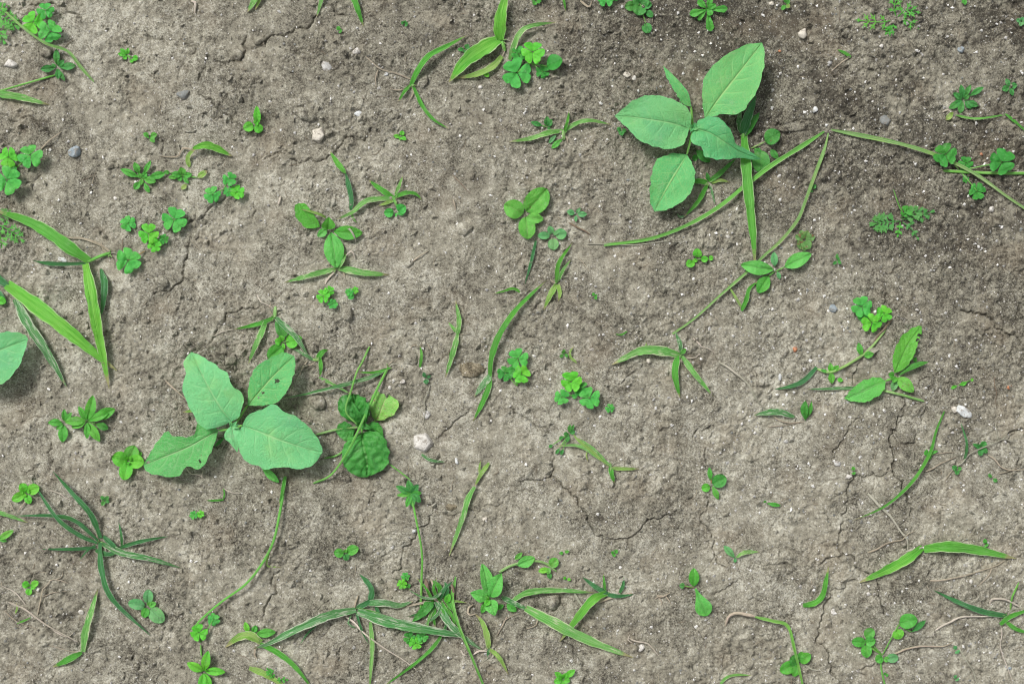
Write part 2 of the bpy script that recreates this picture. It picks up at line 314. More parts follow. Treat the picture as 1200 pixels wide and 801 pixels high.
LM('clover_d', (0.024,0.259,0.028), (0.048,0.346,0.048), 'broad', (.12,.40,.10), .35, rough=.45, trans=.22, nvn=7, sl=2.2)
LM('grass', (.042,.33,.018), (.085,.44,.040), 'grass', (.17,.52,.10), .35, pale=.30, tip=.7)
LM('grass_b', (.065,.41,.022), (.115,.52,.042), 'grass', (.26,.62,.10), .4, pale=.30, tip=.7)
LM('grass_p', (0.080,0.432,0.048), (0.160,0.540,0.096), 'grass', (.34,.60,.22), .4, pale=.85, tip=.7, palec=(.70,.72,.50))
LM('grass_y', (0.160,0.475,0.040), (0.272,0.583,0.096), 'grass', (.50,.60,.24), .4, pale=.7, tip=1.0)
LM('grass_d', (0.0162,0.1557,0.0324), (0.0360,0.2430,0.0576), 'grass', (.13,.36,.16), .35, pale=.42, palec=(.50,.62,.48), rough=.36)
LM('grass_w', (0.0324,0.2331,0.0432), (0.0648,0.3204,0.0720), 'grass', (.24,.46,.22), .4, pale=1.0, palec=(.66,.70,.56), tip=.4)
LM('stem', (.075,.42,.03), (.13,.52,.055), 'grass', (.30,.55,.17), .3, pale=.2, trans=.1)
LM('stem_p', (.13,.42,.06), (.21,.50,.11), 'grass', (.42,.55,.28), .3, pale=.5, trans=.1, palec=(.50,.48,.30))
LM('stem_r', (.20,.16,.06), (.30,.20,.09), 'plain', trans=0)
LM('feather', (0.045,0.29,0.025), (0.085,0.40,0.05), 'plain', rough=.5, trans=.2)
LM('feather_g', (0.045,0.22,0.04), (0.080,0.30,0.07), 'plain', rough=.5, trans=.2)
LM('mottled', (.10,.28,.06), (.17,.34,.11), 'broad', (.26,.36,.2), .4, spots=.8, spotc=(.25,.11,.07), rough=.5)
LM('straw', (.34,.28,.18), (.50,.44,.32), 'grass', (.58,.52,.40), .3, rough=.6, trans=.06)
LM('straw_w', (.52,.46,.34), (.70,.65,.54), 'grass', (.74,.69,.58), .3, rough=.6, trans=.06)
LM('straw_g', (.30,.30,.21), (.46,.46,.36), 'grass', (.54,.54,.42), .3, rough=.6, trans=.06)
LM('twig', (.14,.105,.065), (.24,.18,.12), 'grass', (.30,.24,.17), .3, rough=.75, trans=0)
stone_material('stone_white', (.48,.46,.42), (.72,.70,.66)); stone_material('stone_cream', (.50,.46,.39), (.70,.66,.58))
stone_material('stone_grey', (.36,.36,.35), (.58,.57,.55)); stone_material('stone_blue', (.17,.21,.24), (.36,.41,.44)); stone_material('stone_slate', (.16,.17,.165), (.28,.29,.28))
stone_material('stone_orange', (.45,.17,.08), (.58,.28,.16)); stone_material('stone_pale', (.46,.48,.48), (.68,.70,.70))

# ------------------------------------------------------------------ scene object helpers
def link_mesh(name, verts, faces, mat, parent=None, uvs=None, smooth=True):
    me = bpy.data.meshes.new(name); me.from_pydata(verts, [], faces)
    if uvs is not None:
        ul = me.uv_layers.new(name='UVMap'); li = np.empty(len(me.loops), np.int32); me.loops.foreach_get('vertex_index', li)
        ul.data.foreach_set('uv', np.asarray(uvs, np.float32)[li].ravel())
    if smooth: me.polygons.foreach_set('use_smooth', np.ones(len(me.polygons), bool))
    me.materials.append(MATS[mat]); me.update()
    o = bpy.data.objects.new(name, me); col.objects.link(o)
    if parent is not None: o.parent = parent
    return o
def tag(o, label, cat, group=None, kind=None):
    o['label'] = label; o['category'] = cat
    if group: o['group'] = group
    if kind: o['kind'] = kind
    return o
# the ground sheet itself
def build_soil():
    ny, nx = XX.shape
    V = np.empty((ny*nx, 3), np.float32); V[:,0] = ((XX-600)*S).ravel(); V[:,1] = ((400.5-YY)*S).ravel(); V[:,2] = (HH*S).ravel()
    idx = np.arange(ny*nx, dtype=np.int32).reshape(ny, nx)
    F = np.stack([idx[1:,:-1], idx[1:,1:], idx[:-1,1:], idx[:-1,:-1]], -1).reshape(-1, 4)
    me = bpy.data.meshes.new('ground'); me.vertices.add(len(V)); me.vertices.foreach_set('co', V.ravel())
    me.loops.add(F.size); me.loops.foreach_set('vertex_index', F.ravel())
    me.polygons.add(len(F)); me.polygons.foreach_set('loop_start', np.arange(0, F.size, 4, dtype=np.int32)); me.polygons.foreach_set('loop_total', np.full(len(F), 4, np.int32))
    me.polygons.foreach_set('use_smooth', np.ones(len(F), bool)); me.update(calc_edges=True)
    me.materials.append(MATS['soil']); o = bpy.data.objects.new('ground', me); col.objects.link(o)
    o['kind'] = 'structure'
build_soil()

TX = {}
def T(name, label, cat, x, y, group=None):
    o = bpy.data.objects.new(name, None); col.objects.link(o); o.empty_display_size = .005
    o.location = W(x, y, soil_mean(x, y)); tag(o, label, cat, group); TX[o.name] = (x, y); return o
def spline(pts, n):
    P = np.array(pts, float); k = len(P)
    if k == 2:
        t = np.linspace(0, 1, n)[:, None]; return P[0] * (1-t) + P[1] * t
    A = np.vstack([2*P[0]-P[1], P, 2*P[-1]-P[-2]])
    d = np.concatenate([[0], np.cumsum(np.linalg.norm(np.diff(P[:, :2], axis=0), axis=1) + 1e-6)]); s = np.linspace(0, d[-1], n); out = []
    for q in s:
        i = min(max(int(np.searchsorted(d, q, 'right')) - 1, 0), k-2); t = (q-d[i])/(d[i+1]-d[i]); a, b, c, e = A[i:i+4]
        out.append(.5*((2*b)+(-a+c)*t+(2*a-5*b+4*c-e)*t*t+(-a+3*b-3*c+e)*t**3))
    return np.array(out)
class MB:
    def __init__(s): s.v = []; s.f = []; s.uv = []
    def grid(s, P, UV, drop=None):
        n, m = P.shape[:2]; o = len(s.v)
        s.v += [tuple(p) for p in P.reshape(-1, 3)]; s.uv += [tuple(q) for q in UV.reshape(-1, 2)]
        for i in range(n-1):
            for j in range(m-1):
                if drop is not None and drop[i, j]: continue
                s.f.append((o+i*m+j, o+i*m+j+1, o+(i+1)*m+j+1, o+(i+1)*m+j))
    def out(s, name, mat, parent):
        """vertices are in pixel space; place each along its own pixel ray and make it local to the thing"""
        L = np.array(parent.location) if parent is not None and parent.parent is None else np.array(ROOT(parent).location)
        w = [tuple(np.array(W(*p)) - L) for p in s.v]
        return link_mesh(name, w, s.f, mat, parent, s.uv)
def ROOT(o):
    while o.parent is not None: o = o.parent
    return o
rng = random.Random(5)
def zline(pts, h, z0=.8):
    """2-tuples get a gentle arch of height h over the soil; 3-tuples keep their own height above the soil"""
    ds = [0.0]
    for a, b in zip(pts[:-1], pts[1:]): ds.append(ds[-1] + math.hypot(b[0]-a[0], b[1]-a[1]))
    if h is None: h = min(14, max(3, .11 * ds[-1]))
    out = []
    for p, d in zip(pts, ds):
        u = d / max(ds[-1], 1e-6); z = p[2] if len(p) > 2 else z0 + h * math.sin(math.pi * min(1, u * .93 + .03))
        out.append((p[0], p[1], float(height_low(p[0], p[1])) + 1.4 + z))
    return out
def ribbon(mb, C, w, prof, fold=.22, roll=0.0, wav=.0, m=5):
    n = len(C); Tn = np.gradient(C, axis=0); Tn /= np.linalg.norm(Tn, axis=1)[:, None] + 1e-9
    # px space has y down; a right-hand side vector in the picture plane
    sd = np.stack([-Tn[:, 1], Tn[:, 0], np.zeros(n)], 1); sd /= np.linalg.norm(sd, axis=1)[:, None] + 1e-6
    up = np.cross(Tn, sd); up *= np.sign(up[:, 2:3] + 1e-9)
    vs_ = np.linspace(-1, 1, m); P = np.empty((n, m, 3)); UV = np.empty((n, m, 2)); ph = rng.random() * 6
    for i in range(n):
        u = i / (n-1); r = roll if not isinstance(roll, tuple) else roll[0] + (roll[1]-roll[0]) * u
        cr, sr = math.cos(r), math.sin(r); sv = sd[i]*cr + up[i]*sr; uv_ = up[i]*cr - sd[i]*sr; hw = w * .5 * prof(u)
        hw *= 1 + .06 * math.sin(u * 23 + ph) + .04 * math.sin(u * 51 + 2 * ph)
        for j, v in enumerate(vs_):
            P[i, j] = C[i] + sv * v * hw + uv_ * (abs(v) * fold * hw + wav * w * math.sin(u * 9 + ph) * v * .2); UV[i, j] = (u, (v + 1) / 2)
    mb.grid(P, UV)
def p_blade(u): return min(1, .58 + 1.9 * u) * max(0.03, (1 - u ** 2.6)) ** .8
def p_band(u): return min(1, .35 + 7 * u) * (1 - .45 * u) * (1 + .10 * math.exp(-((u - .38) / .015) ** 2) + .12 * math.exp(-((u - .7) / .012) ** 2))
def p_lance(u): return max(.04, math.sin(math.pi * min(1, (.06 + .94 * u)) ** .9)) ** .75
def B(p, pts, w, mat='grass', h=None, roll=0.0, fold=.24, name='blade', prof=p_blade):
    """one grass blade through the given points (photo pixels, base first)"""
    q = zline(pts, h); L = sum(math.hypot(b[0]-a[0], b[1]-a[1]) for a, b in zip(q[:-1], q[1:]))
    mb = MB(); ribbon(mb, spline(q, max(7, min(48, int(L / 3.2)))), w * (.9 if prof is not p_band else .82), prof, fold, roll, .5); return mb.out(name, mat, p)
def tube_geo(mb, C, r0, r1, k=6):
    n = len(C); Tn = np.gradient(C, axis=0); Tn /= np.linalg.norm(Tn, axis=1)[:, None] + 1e-9
    P = np.empty((n, k+1, 3)); UV = np.empty((n, k+1, 2))
    for i in range(n):
        ref = np.array([0, 0, 1.0]) if abs(Tn[i, 2]) < .9 else np.array([1.0, 0, 0])
        a = np.cross(Tn[i], ref); a /= np.linalg.norm(a); b_ = np.cross(a, Tn[i]); u = i/(n-1); r = r0 + (r1-r0)*u
        if i in (0, n-1): r *= .55
        for j in range(k+1):
            t = 2*math.pi*j/k; P[i, j] = C[i] + (a*math.cos(t) + b_*math.sin(t))*r; UV[i, j] = (u, j/k)
    mb.grid(P, UV)
def TB(p, pts, r, mat='stem', h=None, name='stem', r1=None, k=6):
    q = zline(pts, h, z0=max(.2, r * .5)); L = sum(math.hypot(b[0]-a[0], b[1]-a[1]) for a, b in zip(q[:-1], q[1:]))
    mb = MB(); tube_geo(mb, spline(q, max(5, min(50, int(L / 4)))), r, r if r1 is None else r1, k); return mb.out(name, mat, p)
SHAPES = {  # half width against position along the leaf
 'ov': [(0,.02),(.06,.42),(.18,.80),(.36,1),(.58,.86),(.78,.55),(.92,.26),(1,.02)],
 'el': [(0,.03),(.08,.34),(.25,.78),(.48,1),(.72,.82),(.9,.45),(.97,.2),(1,.02)],
 'ro': [(0,.05),(.05,.45),(.2,.85),(.45,1),(.7,.92),(.88,.62),(.97,.3),(1,.03)],
 'la': [(0,.10),(.15,.42),(.4,.92),(.6,1),(.8,.72),(.93,.35),(1,.02)],
 'sp': [(0,.12),(.2,.25),(.42,.62),(.66,1),(.84,.88),(.95,.5),(1,.03)],
 'he': [(0,.08),(.15,.42),(.35,.76),(.6,1),(.8,1),(.93,.80),(1,.45)]}
def wprof(shape, u):
    s = SHAPES[shape]; xs = [a for a, _ in s]; ys = [b for _, b in s]
    i = min(max(int(np.searchsorted(xs, u, 'right')) - 1, 0), len(xs)-2); t = (u-xs[i])/(xs[i+1]-xs[i])
    P = [ys[max(i-1,0)], ys[i], ys[i+1], ys[min(i+2,len(ys)-1)]]
    return max(.0, .5*((2*P[1])+(-P[0]+P[2])*t+(2*P[0]-5*P[1]+4*P[2]-P[3])*t*t+(-P[0]+3*P[1]-3*P[2]+P[3])*t**3))
def leaf_geo(mb, b, t, w, shape='ov', arch=.12, cup=.16, roll=0.0, bend=0.0, vein=.05, notch=0.0, teeth=0.0, nu=None, nv=8, nvn=6.0, sl=1.5):
    b = np.array(b, float); t = np.array(t, float); d = t - b; L = np.linalg.norm(d)
    nu = nu or max(8, min(40, int(L / 2.2))); flat = np.array([d[0], d[1], 0]); fl = np.linalg.norm(flat) + 1e-6; flat /= fl
    sd = np.array([-flat[1], flat[0], 0]); ax = d / (L + 1e-9); up = np.cross(ax, sd); up *= (1 if up[2] >= 0 else -1)
    cr, sr = math.cos(roll), math.sin(roll); sd, up = sd*cr + up*sr, up*cr - sd*sr
    P = np.empty((nu+1, nv+1, 3)); UV = np.empty((nu+1, nv+1, 2)); ph = rng.random() * 6; hw0 = w * .5
    for i in range(nu+1):
        u = i / nu; u = .5 - .5 * math.cos(math.pi * u) if notch == 0 else u; wf = wprof(shape, u)
        if teeth: wf *= 1 + teeth * ((u * 7.0 + .2) % 1.0 - .5) * min(1, 4 * (1 - u)) * min(1, 4 * u)
        for j in range(nv+1):
            v = -1 + 2 * j / nv; av = abs(v)
            al = u * (1 - notch * math.exp(-(v / .33) ** 2) * u ** 3)
            tt = nvn * u - sl * av; g = math.exp(-((tt - round(tt)) / .16) ** 2) * (1 - av * .6) * .8 + math.exp(-(v / .12) ** 2)
            z = arch * L * math.sin(math.pi * u) + cup * hw0 * wf * av ** 1.4 - vein * w * g + .03 * w * math.sin(u * 8 + ph + 2 * v)
            P[i, j] = b + d * al + sd * (v * hw0 * wf + bend * L * math.sin(math.pi * u)) + up * z; UV[i, j] = (u, (v + 1) / 2)
    mb.grid(P, UV)
def zg(x, y, z): return (x, y, float(height_low(x, y)) + 1.2 + z)
def LF(p, b, t, w, shape='ov', mat='seed', z=(3, 5), arch=.12, cup=.18, roll=None, bend=0.0, pet=None, pmat='stem', pr=.9, teeth=0.0, name='leaf', vein=.075, nv=8):
    """a broad leaf from b to t; pet = where its stalk starts"""
    mb = MB(); roll = rng.uniform(-.15, .15) if roll is None else roll
    leaf_geo(mb, zg(b[0], b[1], z[0]), zg(t[0], t[1], z[1]), w, shape, arch, cup, roll, bend, vein, teeth=teeth, nv=nv); o = mb.out(name, mat, p)
    if pet is not None:
        pz = pet[2] if len(pet) > 2 else .5
        TB(o, [(pet[0], pet[1], pz), ((pet[0]+b[0])/2, (pet[1]+b[1])/2, (pz + z[0]) / 2 + .8), (b[0], b[1], z[0])], pr, pmat, name='leaf_stalk')
    return o
def RS(p, c, leaves, mat='seed', shape='el', z0=2.0):
    """rosette: every leaf (tip x, tip y, width[, tip height[, start fraction]]) grows from c"""
    for k, l in enumerate(leaves):
        tz = l[3] if len(l) > 3 else 3 + (k % 3); s = l[4] if len(l) > 4 else .12; m = l[5] if len(l) > 5 else mat
        b = (c[0] + (l[0]-c[0]) * s, c[1] + (l[1]-c[1]) * s)
        LF(p, b, l[:2], l[2], shape, m, (z0, tz), pet=(c[0], c[1], .6) if s > .2 else None, pr=.7)
def CL(p, base, c, r, rot=None, z=8, mat='clover', pmat='stem', n=3):
    """one clover leaf: a stalk with three notched leaflets spread flat at its top"""
    rot = rng.random() * 2.1 if rot is None else rot
    mb = MB(); q = [zg(base[0], base[1], .2), zg((base[0]*.6+c[0]*.4), (base[1]*.6+c[1]*.4), z * .65), zg(c[0], c[1], z)]
    tube_geo(mb, spline(q, 8), .85, .6, 5); st = mb.out('leaf_stalk', pmat, p)
    for k in range(n):
        a = rot + k * 2 * math.pi / 3 + rng.uniform(-.08, .08); m2 = MB(); R = r * rng.uniform(.82, 1.02); c2, s2 = math.cos(a), math.sin(a)
        b0 = zg(c[0] + .06*r*c2, c[1] + .06*r*s2, z + .2); t0 = list(zg(c[0] + R*c2, c[1] + R*s2, z + rng.uniform(.02, .16) * r)); t0[2] = b0[2] + rng.uniform(-.22, .28) * r
        leaf_geo(m2, b0, t0, r * rng.uniform(1.30, 1.5), 'he', .06, -.14 if rng.random() < .5 else .12, rng.uniform(-.12, .12), 0, .04, notch=.14, nu=9, nv=8, nvn=7, sl=2.2)
        m2.out('leaflet', mat, st)
def FE(p, pts, span, n=5, w=2.2, mat='feather', h=5, lobes=2, name='leaf'):
    """finely cut leaf: an axis with pairs of forked narrow segments"""
    q = zline(pts, h); C = spline(q, 4 * n + 4); mb = MB(); tube_geo(mb, C, .75, .45, 4); N = len(C)
    for k in range(n + 1):
        i = min(N-2, int((.30 + .70 * k / n) * (N - 1))); tg = C[min(i+1, N-1)] - C[i-1]; tg /= np.linalg.norm(tg)
        for sgn in ((-1, 1) if k < n else (0,)):
            e = k / n; ln = span * (.55 + .45 * math.sin(math.pi * (.25 + .65 * e))); a = sgn * (1.05 - .35 * e)
            dr = np.array([tg[0]*math.cos(a) - tg[1]*math.sin(a), tg[0]*math.sin(a) + tg[1]*math.cos(a), .12])
            end = C[i] + dr * ln; ribbon(mb, spline([C[i], C[i] + dr*ln*.5 + np.array([0,0,.4]), end], 5), w, p_lance, .1, 0, 0, 3)
            for l in range(lobes):
                for s2 in (-1, 1):
                    st = C[i] + dr * ln * (.35 + .28 * l); a2 = a + s2 * .75
                    d2 = np.array([tg[0]*math.cos(a2) - tg[1]*math.sin(a2), tg[0]*math.sin(a2) + tg[1]*math.cos(a2), .1])
                    ribbon(mb, spline([st, st + d2 * ln * .42], 4), w * .85, p_lance, .1, 0, 0, 3)
    return mb.out(name, mat, p)
def OL(p, L, M, R, zs, mat, cup=.10, vein=1.0, nu=46, nv=12, holes=(), wave=1.0, pet=None, pr=1.4, pmat='stem', name='leaf', roll=0.0, crinkle=0.3, nvn=6.0, sl=1.5):
    """a large leaf given by its left edge, midrib and right edge (photo pixels, base to tip) and heights along the midrib"""
    A = spline(L, nu+1); C = spline(M, nu+1); Bq = spline(R, nu+1); zz = spline([(i, 0, z) for i, z in enumerate(zs)], nu+1)[:, 2]
    P = np.empty((nu+1, 2*nv+1, 3)); UV = np.empty((nu+1, 2*nv+1, 2)); ph = rng.random()*6; gx, gy = M[0]; g0 = float(height_low(gx, gy))
    for X_, sd_ in ((A, 3.3), (Bq, 8.1)):
        for i in range(2, nu-1):
            e = X_[i] - C[i]; l_ = np.linalg.norm(e) + 1e-6
            X_[i] = X_[i] + e/l_*min(1, l_/10)*(1.5*float(perlin(i*.31 + sd_ + M[0][0], sd_, 71)) + .9*(((i*.16 + sd_) % 1.0) - .5))
    for i in range(nu+1):
        u = i/nu
        for j in range(2*nv+1):
            v = -1 + j/nv; av = abs(v); E = A[i] if v < 0 else Bq[i]; xy = C[i]*(1-av) + E*av; wd = np.linalg.norm(E - C[i])
            tt = nvn*u - sl*av; g = math.exp(-((tt-round(tt))/.13)**2)*(1-av*.5)*.7 + math.exp(-(v/.08)**2)
            z = zz[i] + cup*wd*av**1.5 + roll*v*wd - vein*1.3*g*min(1, wd/8) + wave*math.sin(u*9+ph+v*2.4)*av*min(1, wd/12)
            if crinkle: z += crinkle*(float(perlin(xy[0]/7, xy[1]/7, 91)) + .6*math.cos(2*math.pi*tt))
            P[i, j] = (xy[0], xy[1], g0 + z); UV[i, j] = (u, (v+1)/2)
    drop = np.zeros((nu, 2*nv), bool)
    for (hx, hy, hr) in holes:
        cx = (P[:-1,:-1,0]+P[1:,1:,0])/2 - hx; cy = (P[:-1,:-1,1]+P[1:,1:,1])/2 - hy; drop |= cx*cx + cy*cy < hr*hr
    mb = MB(); mb.grid(P, UV, drop); o = mb.out(name, mat, p)
    if pet is not None:
        TB(o, [pet, ((pet[0]+M[0][0])/2, (pet[1]+M[0][1])/2, (pet[2]+zs[0])/2 + 1.0), (M[0][0], M[0][1], zs[0] - .6)], pr, pmat, name='leaf_stalk')
    return o
def straw(name, label, cat, pts, r, mat='straw', h=None, r1=None, group=None, extra=()):
    """a dry stalk lying on the soil: one thing"""
    o = T(name, label, cat, pts[0][0], pts[0][1], group)
    kk = []
    for i, (a, b_) in enumerate(zip(pts[:-1], pts[1:])):
        kk.append(a); L_ = math.hypot(b_[0]-a[0], b_[1]-a[1])
        if L_ > 14: kk.append(((a[0]+b_[0])/2 + rng.gauss(0, .05)*L_, (a[1]+b_[1])/2 + rng.gauss(0, .05)*L_))
    pts = kk + [pts[-1]]; r = r * .82
    TB(o, pts, r, mat, h if h is not None else 3.0, 'stalk', r * .5 if r1 is None else r1)
    for e in extra: TB(o, e, r * .7, mat, 2.0, 'side_stalk', r * .35)
    return o
def pebble(name, label, cat, x, y, rx, ry, rz, mat, rot=0.0, seed=0, ang=.35, sink=.35, sub=3, rough=.12, group=None):
    bm = bmesh.new(); bmesh.ops.create_icosphere(bm, subdivisions=sub, radius=1.0); r = random.Random(seed * 77 + 3)
    cuts = []
    for k in range(13):
        n = np.array([r.gauss(0,1), r.gauss(0,1), r.gauss(0,.8)]); n /= np.linalg.norm(n); cuts.append((n, r.uniform(.5, .86)))
    co = np.array([v.co[:] for v in bm.verts])
    if 'triangular' in label: cuts = [(np.array([math.cos(a), math.sin(a), 0]), .42) for a in (.3, 2.4, 4.5)] + [(np.array([0,0,1.0]), .5)]
    if 'angular' in label: cuts = [(np.array([math.cos(a), math.sin(a), .25])/1.03, .62) for a in (.2, 1.5, 2.6, 3.9, 5.2)] + [(np.array([.15,.1,.98]), .55), (np.array([-.5,.3,.8]), .6)]
    for n, dd in cuts:
        k = co @ n; over = np.maximum(0, k - dd); co -= ang * 2.2 * np.minimum(1, 1/ (ang*2.2)) * over[:, None] * n if ang > 0 else 0
    nz = perlin(co[:,0]*2.1 + seed*3.7, co[:,1]*2.1 + co[:,2]*1.7, 17) + .5*perlin(co[:,0]*5 + seed, co[:,1]*5 - co[:,2]*4, 18)
    co *= (1 + rough * nz)[:, None]
    cr, sr = math.cos(rot), math.sin(rot); z0 = soil_mean(x, y, max(2, rx*.6)) + rz * (1 - 2 * sink); Lc = np.array(W(x, y, soil_mean(x, y)))
    for v, c in zip(bm.verts, co):
        px = c[0]*rx; py = c[1]*ry; v.co = np.array(W(x + px*cr - py*sr, y + px*sr + py*cr, z0 + c[2]*rz)) - Lc
    bmesh.ops.recalc_face_normals(bm, faces=bm.faces[:]); me = bpy.data.meshes.new(name); bm.to_mesh(me); bm.free()
    me.polygons.foreach_set('use_smooth', np.ones(len(me.polygons), bool)); me.materials.append(MATS[mat])
    o = bpy.data.objects.new(name, me); col.objects.link(o); o.location = Lc; return tag(o, label, cat, group)

# ------------------------------------------------------------------ the two large grey-green weeds
p = T('goosefoot_plant', 'large grey-green weed with five broad smooth leaves, shading dark grass behind it', 'weed', 812, 156)
TB(p, [(816,158,0), (813,154,14), (812,151,30)], 2.2, 'stem', name='stem', r1=1.6)
OL(p, [(808,151),(800,170),(782,175),(752,166),(735,150),(720,136)], [(808,151),(785,144),(760,140),(738,137),(720,136)], [(808,151),(810,135),(800,122),(776,113),(760,112),(742,118),(720,136)], [31,36,37,34,30], 'goose', pet=(812,152,28), wave=1.4)
OL(p, [(826,139),(823,118),(823,100),(834,78),(855,62),(875,53),(893,50)], [(826,139),(842,116),(860,93),(878,70),(893,50)], [(826,139),(845,134),(866,133),(884,112),(894,86),(896,62),(893,50)], [34,40,42,40,34], 'goose_y', pet=(812,152,29), wave=1.2)
OL(p, [(810,125),(800,122),(790,106),(781,90),(777,77)], [(810,125),(803,110),(794,95),(777,77)], [(810,125),(807,110),(800,100),(788,87),(777,77)], [26,31,30,26], 'goose_y', nv=5, cup=.5, pet=(812,150,24))
OL(p, [(812,150),(822,139),(840,137),(856,152),(862,168),(868,171),(880,178),(893,187)], [(812,150),(832,156),(850,167),(868,178),(893,187)], [(812,150),(810,166),(822,173),(828,184),(852,187),(866,185),(880,187),(893,187)], [34,41,38,26,13], 'goose', vein=1.4, wave=2.2, crinkle=.5)
OL(p, [(805,181),(788,180),(768,189),(762,215),(762,236),(767,248)], [(805,181),(796,196),(785,214),(775,232),(767,248)], [(805,181),(813,196),(814,212),(806,230),(786,244),(767,248)], [24,28,28,25,20], 'goose_y', pet=(812,153,22), wave=1.3)
for a, (dx, dy, w) in enumerate([(-5,-6,4), (3,-7,4), (7,1,5), (-3,5,4)]): LF(p, (812,150), (812+dx, 150+dy), w, 'ov', 'goose', (34, 39), .1, .5, name='young_leaf')
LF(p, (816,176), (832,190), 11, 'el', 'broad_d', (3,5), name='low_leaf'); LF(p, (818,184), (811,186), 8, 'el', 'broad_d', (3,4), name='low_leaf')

p = T('goosefoot_plant', 'large grey-green weed with four toothed pale leaves and a chewed, notched one', 'weed', 272, 505)
TB(p, [(276,512,0), (274,506,10), (272,500,24)], 2.3, 'stem', name='stem', r1=1.6)
OL(p, [(271,494),(256,500),(238,501),(229,490),(221,474),(214,455),(217,440),(216,422),(224,412)], [(271,494),(259,478),(248,460),(236,437),(224,412)], [(271,494),(280,488),(284,476),(285,462),(272,452),(267,438),(259,432),(242,420),(224,412)], [28,34,36,34,28], 'goose_l', pet=(273,502,24), wave=1.6)
OL(p, [(256,504),(247,530),(234,549),(220,546),(210,557),(190,557),(173,553),(168,545)], [(256,504),(238,514),(215,526),(190,536),(168,545)], [(256,504),(246,496),(232,496),(228,508),(220,512),(202,510),(196,505),(182,520),(168,545)], [24,26,25,22,18], 'goose_d', pet=(272,503,22), wave=1.3, holes=[(173.5,541.5,1.9),(234,540.5,1.6)])
OL(p, [(290,475),(291,460),(292,445),(301,429),(318,418),(333,413),(345,417)], [(290,475),(303,460),(318,443),(333,428),(345,417)], [(290,475),(308,475),(326,470),(339,453),(345,436),(346,425),(345,417)], [23,28,30,29,26], 'goose_y', pet=(273,501,20), wave=1.2, holes=[(325,446,2.6),(308,460.5,1.7),(303,466,1.4)])
OL(p, [(284,498),(290,486),(302,481),(322,474),(334,483),(346,488),(362,499),(376,520),(378,530)], [(284,498),(305,506),(330,516),(355,524),(378,530)], [(284,498),(278,512),(281,528),(288,540),(304,546),(310,550),(330,547),(350,549),(366,545),(378,530)], [28,34,35,32,27], 'goose_l', pet=(273,502,25), wave=1.6)
OL(p, [(271,498),(264,506),(264,513),(272,522),(278,530)], [(271,498),(273,510),(278,530)], [(271,498),(280,498),(281,512),(280,522),(278,530)], [27,31,29], 'goose_l', nu=20, nv=6, crinkle=.4)
for (dx, dy, w) in [(6,-6,4), (-4,-6,4), (8,2,4)]: LF(p, (272,499), (272+dx, 499+dy), w, 'ov', 'goose_l', (29, 34), .1, .5, name='young_leaf')
LF(p, (306,546), (327,565), 9, 'la', 'broad_p', (6,4), name='low_leaf'); LF(p, (263,512), (251,523), 4, 'la', 'seed_d', (6,5), name='low_leaf')
LF(p, (240,478), (214,483), 4, 'la', 'grass_y', (12,9), name='low_leaf')

p = T('goosefoot_plant', 'single broad grey-green leaf reaching in under the long lime-green grass blade', 'weed', -60, 440)
TB(p, [(-62,442,0), (-58,436,20)], 2, 'stem')
OL(p, [(-50,432),(-30,404),(-5,390),(14,389),(28,391),(33,397)], [(-50,432),(-25,420),(5,408),(33,397)], [(-50,432),(-30,452),(-8,452),(8,446),(24,425),(33,397)], [24,29,28,24], 'goose_l', pet=(-59,438,20))

# ------------------------------------------------------------------ crinkled round-leaved plant with runners crossing it
p = T('crinkled_plant', 'low plant with dark crinkled round leaves and one yellowing leaf', 'weed', 424, 500)
OL(p, [(424,507),(410,512),(401,528),(404,546),(416,557),(430,559)], [(424,507),(426,522),(430,540),(430,559)], [(424,507),(440,505),(452,516),(456,535),(450,549),(430,559)], [10,17,16,9], 'mint', vein=3.0, wave=2.6, crinkle=2.6, cup=-.12, pet=(424,500,4), nvn=5.0)
OL(p, [(424,497),(408,492),(398,484),(396,472),(401,464),(413,461)], [(424,497),(420,486),(416,474),(413,461)], [(424,497),(431,492),(433,482),(430,470),(424,464),(413,461)], [7,13,12,8], 'mint', vein=2.6, wave=3.4, crinkle=3.0, nu=34, nv=10, nvn=5.0)
OL(p, [(440,493),(434,482),(434,468),(440,459),(449,460)], [(440,493),(446,482),(450,471),(456,462)], [(440,493),(454,490),(465,481),(467,471),(456,462)], [4,10,11,9], 'mint_y', vein=1.4, nu=26, nv=8, crinkle=1.0, pet=(428,500,3))
OL(p, [(416,503),(408,495),(398,496),(393,505)], [(416,503),(408,504),(393,505)], [(416,503),(412,513),(402,515),(393,505)], [4,8,6], 'mint', vein=1.6, nu=20, nv=7, crinkle=1.6)
OL(p, [(428,501),(436,494),(446,498),(450,512)], [(428,501),(438,504),(450,512)], [(428,501),(436,512),(444,516),(450,512)], [3,7,5], 'mint', vein=1.6, nu=20, nv=7, crinkle=1.4)
for (a, b_, w) in ((432,470,11), (425,490,9), (412,470,8), (414,492,9), (430,480,9), (436,502,8)): LF(p, (422,497), (a, b_), w, 'ov', 'mint', (6,13), .2, .4, name='young_leaf')
TB(p, [(424,500,4), (400,502,4), (370,509,1)], 1.4, 'stem_p', name='runner')
TB(p, [(424,500,3), (400,530,1), (380,537,1)], 1.1, 'stem', name='runner')
p = T('grass_tuft', 'thin green grass stalks crossing over the crinkled round-leaved plant', 'grass', 455, 431)
TB(p, [(455,430,1), (440,460,10), (424,495,17), (408,528,19), (388,556,8), (367,566,1)], 1.6, 'stem', name='stalk', r1=1.2)
B(p, [(453,433,2), (430,443,8), (390,454,9), (360,461,7), (330,467,3)], 5.5, 'grass_w')
TB(p, [(433,406,2), (424,425,7), (418,436,12), (412,456,15), (405,481,16), (418,497,15)], 1.3, 'stem', name='stalk', r1=.9)
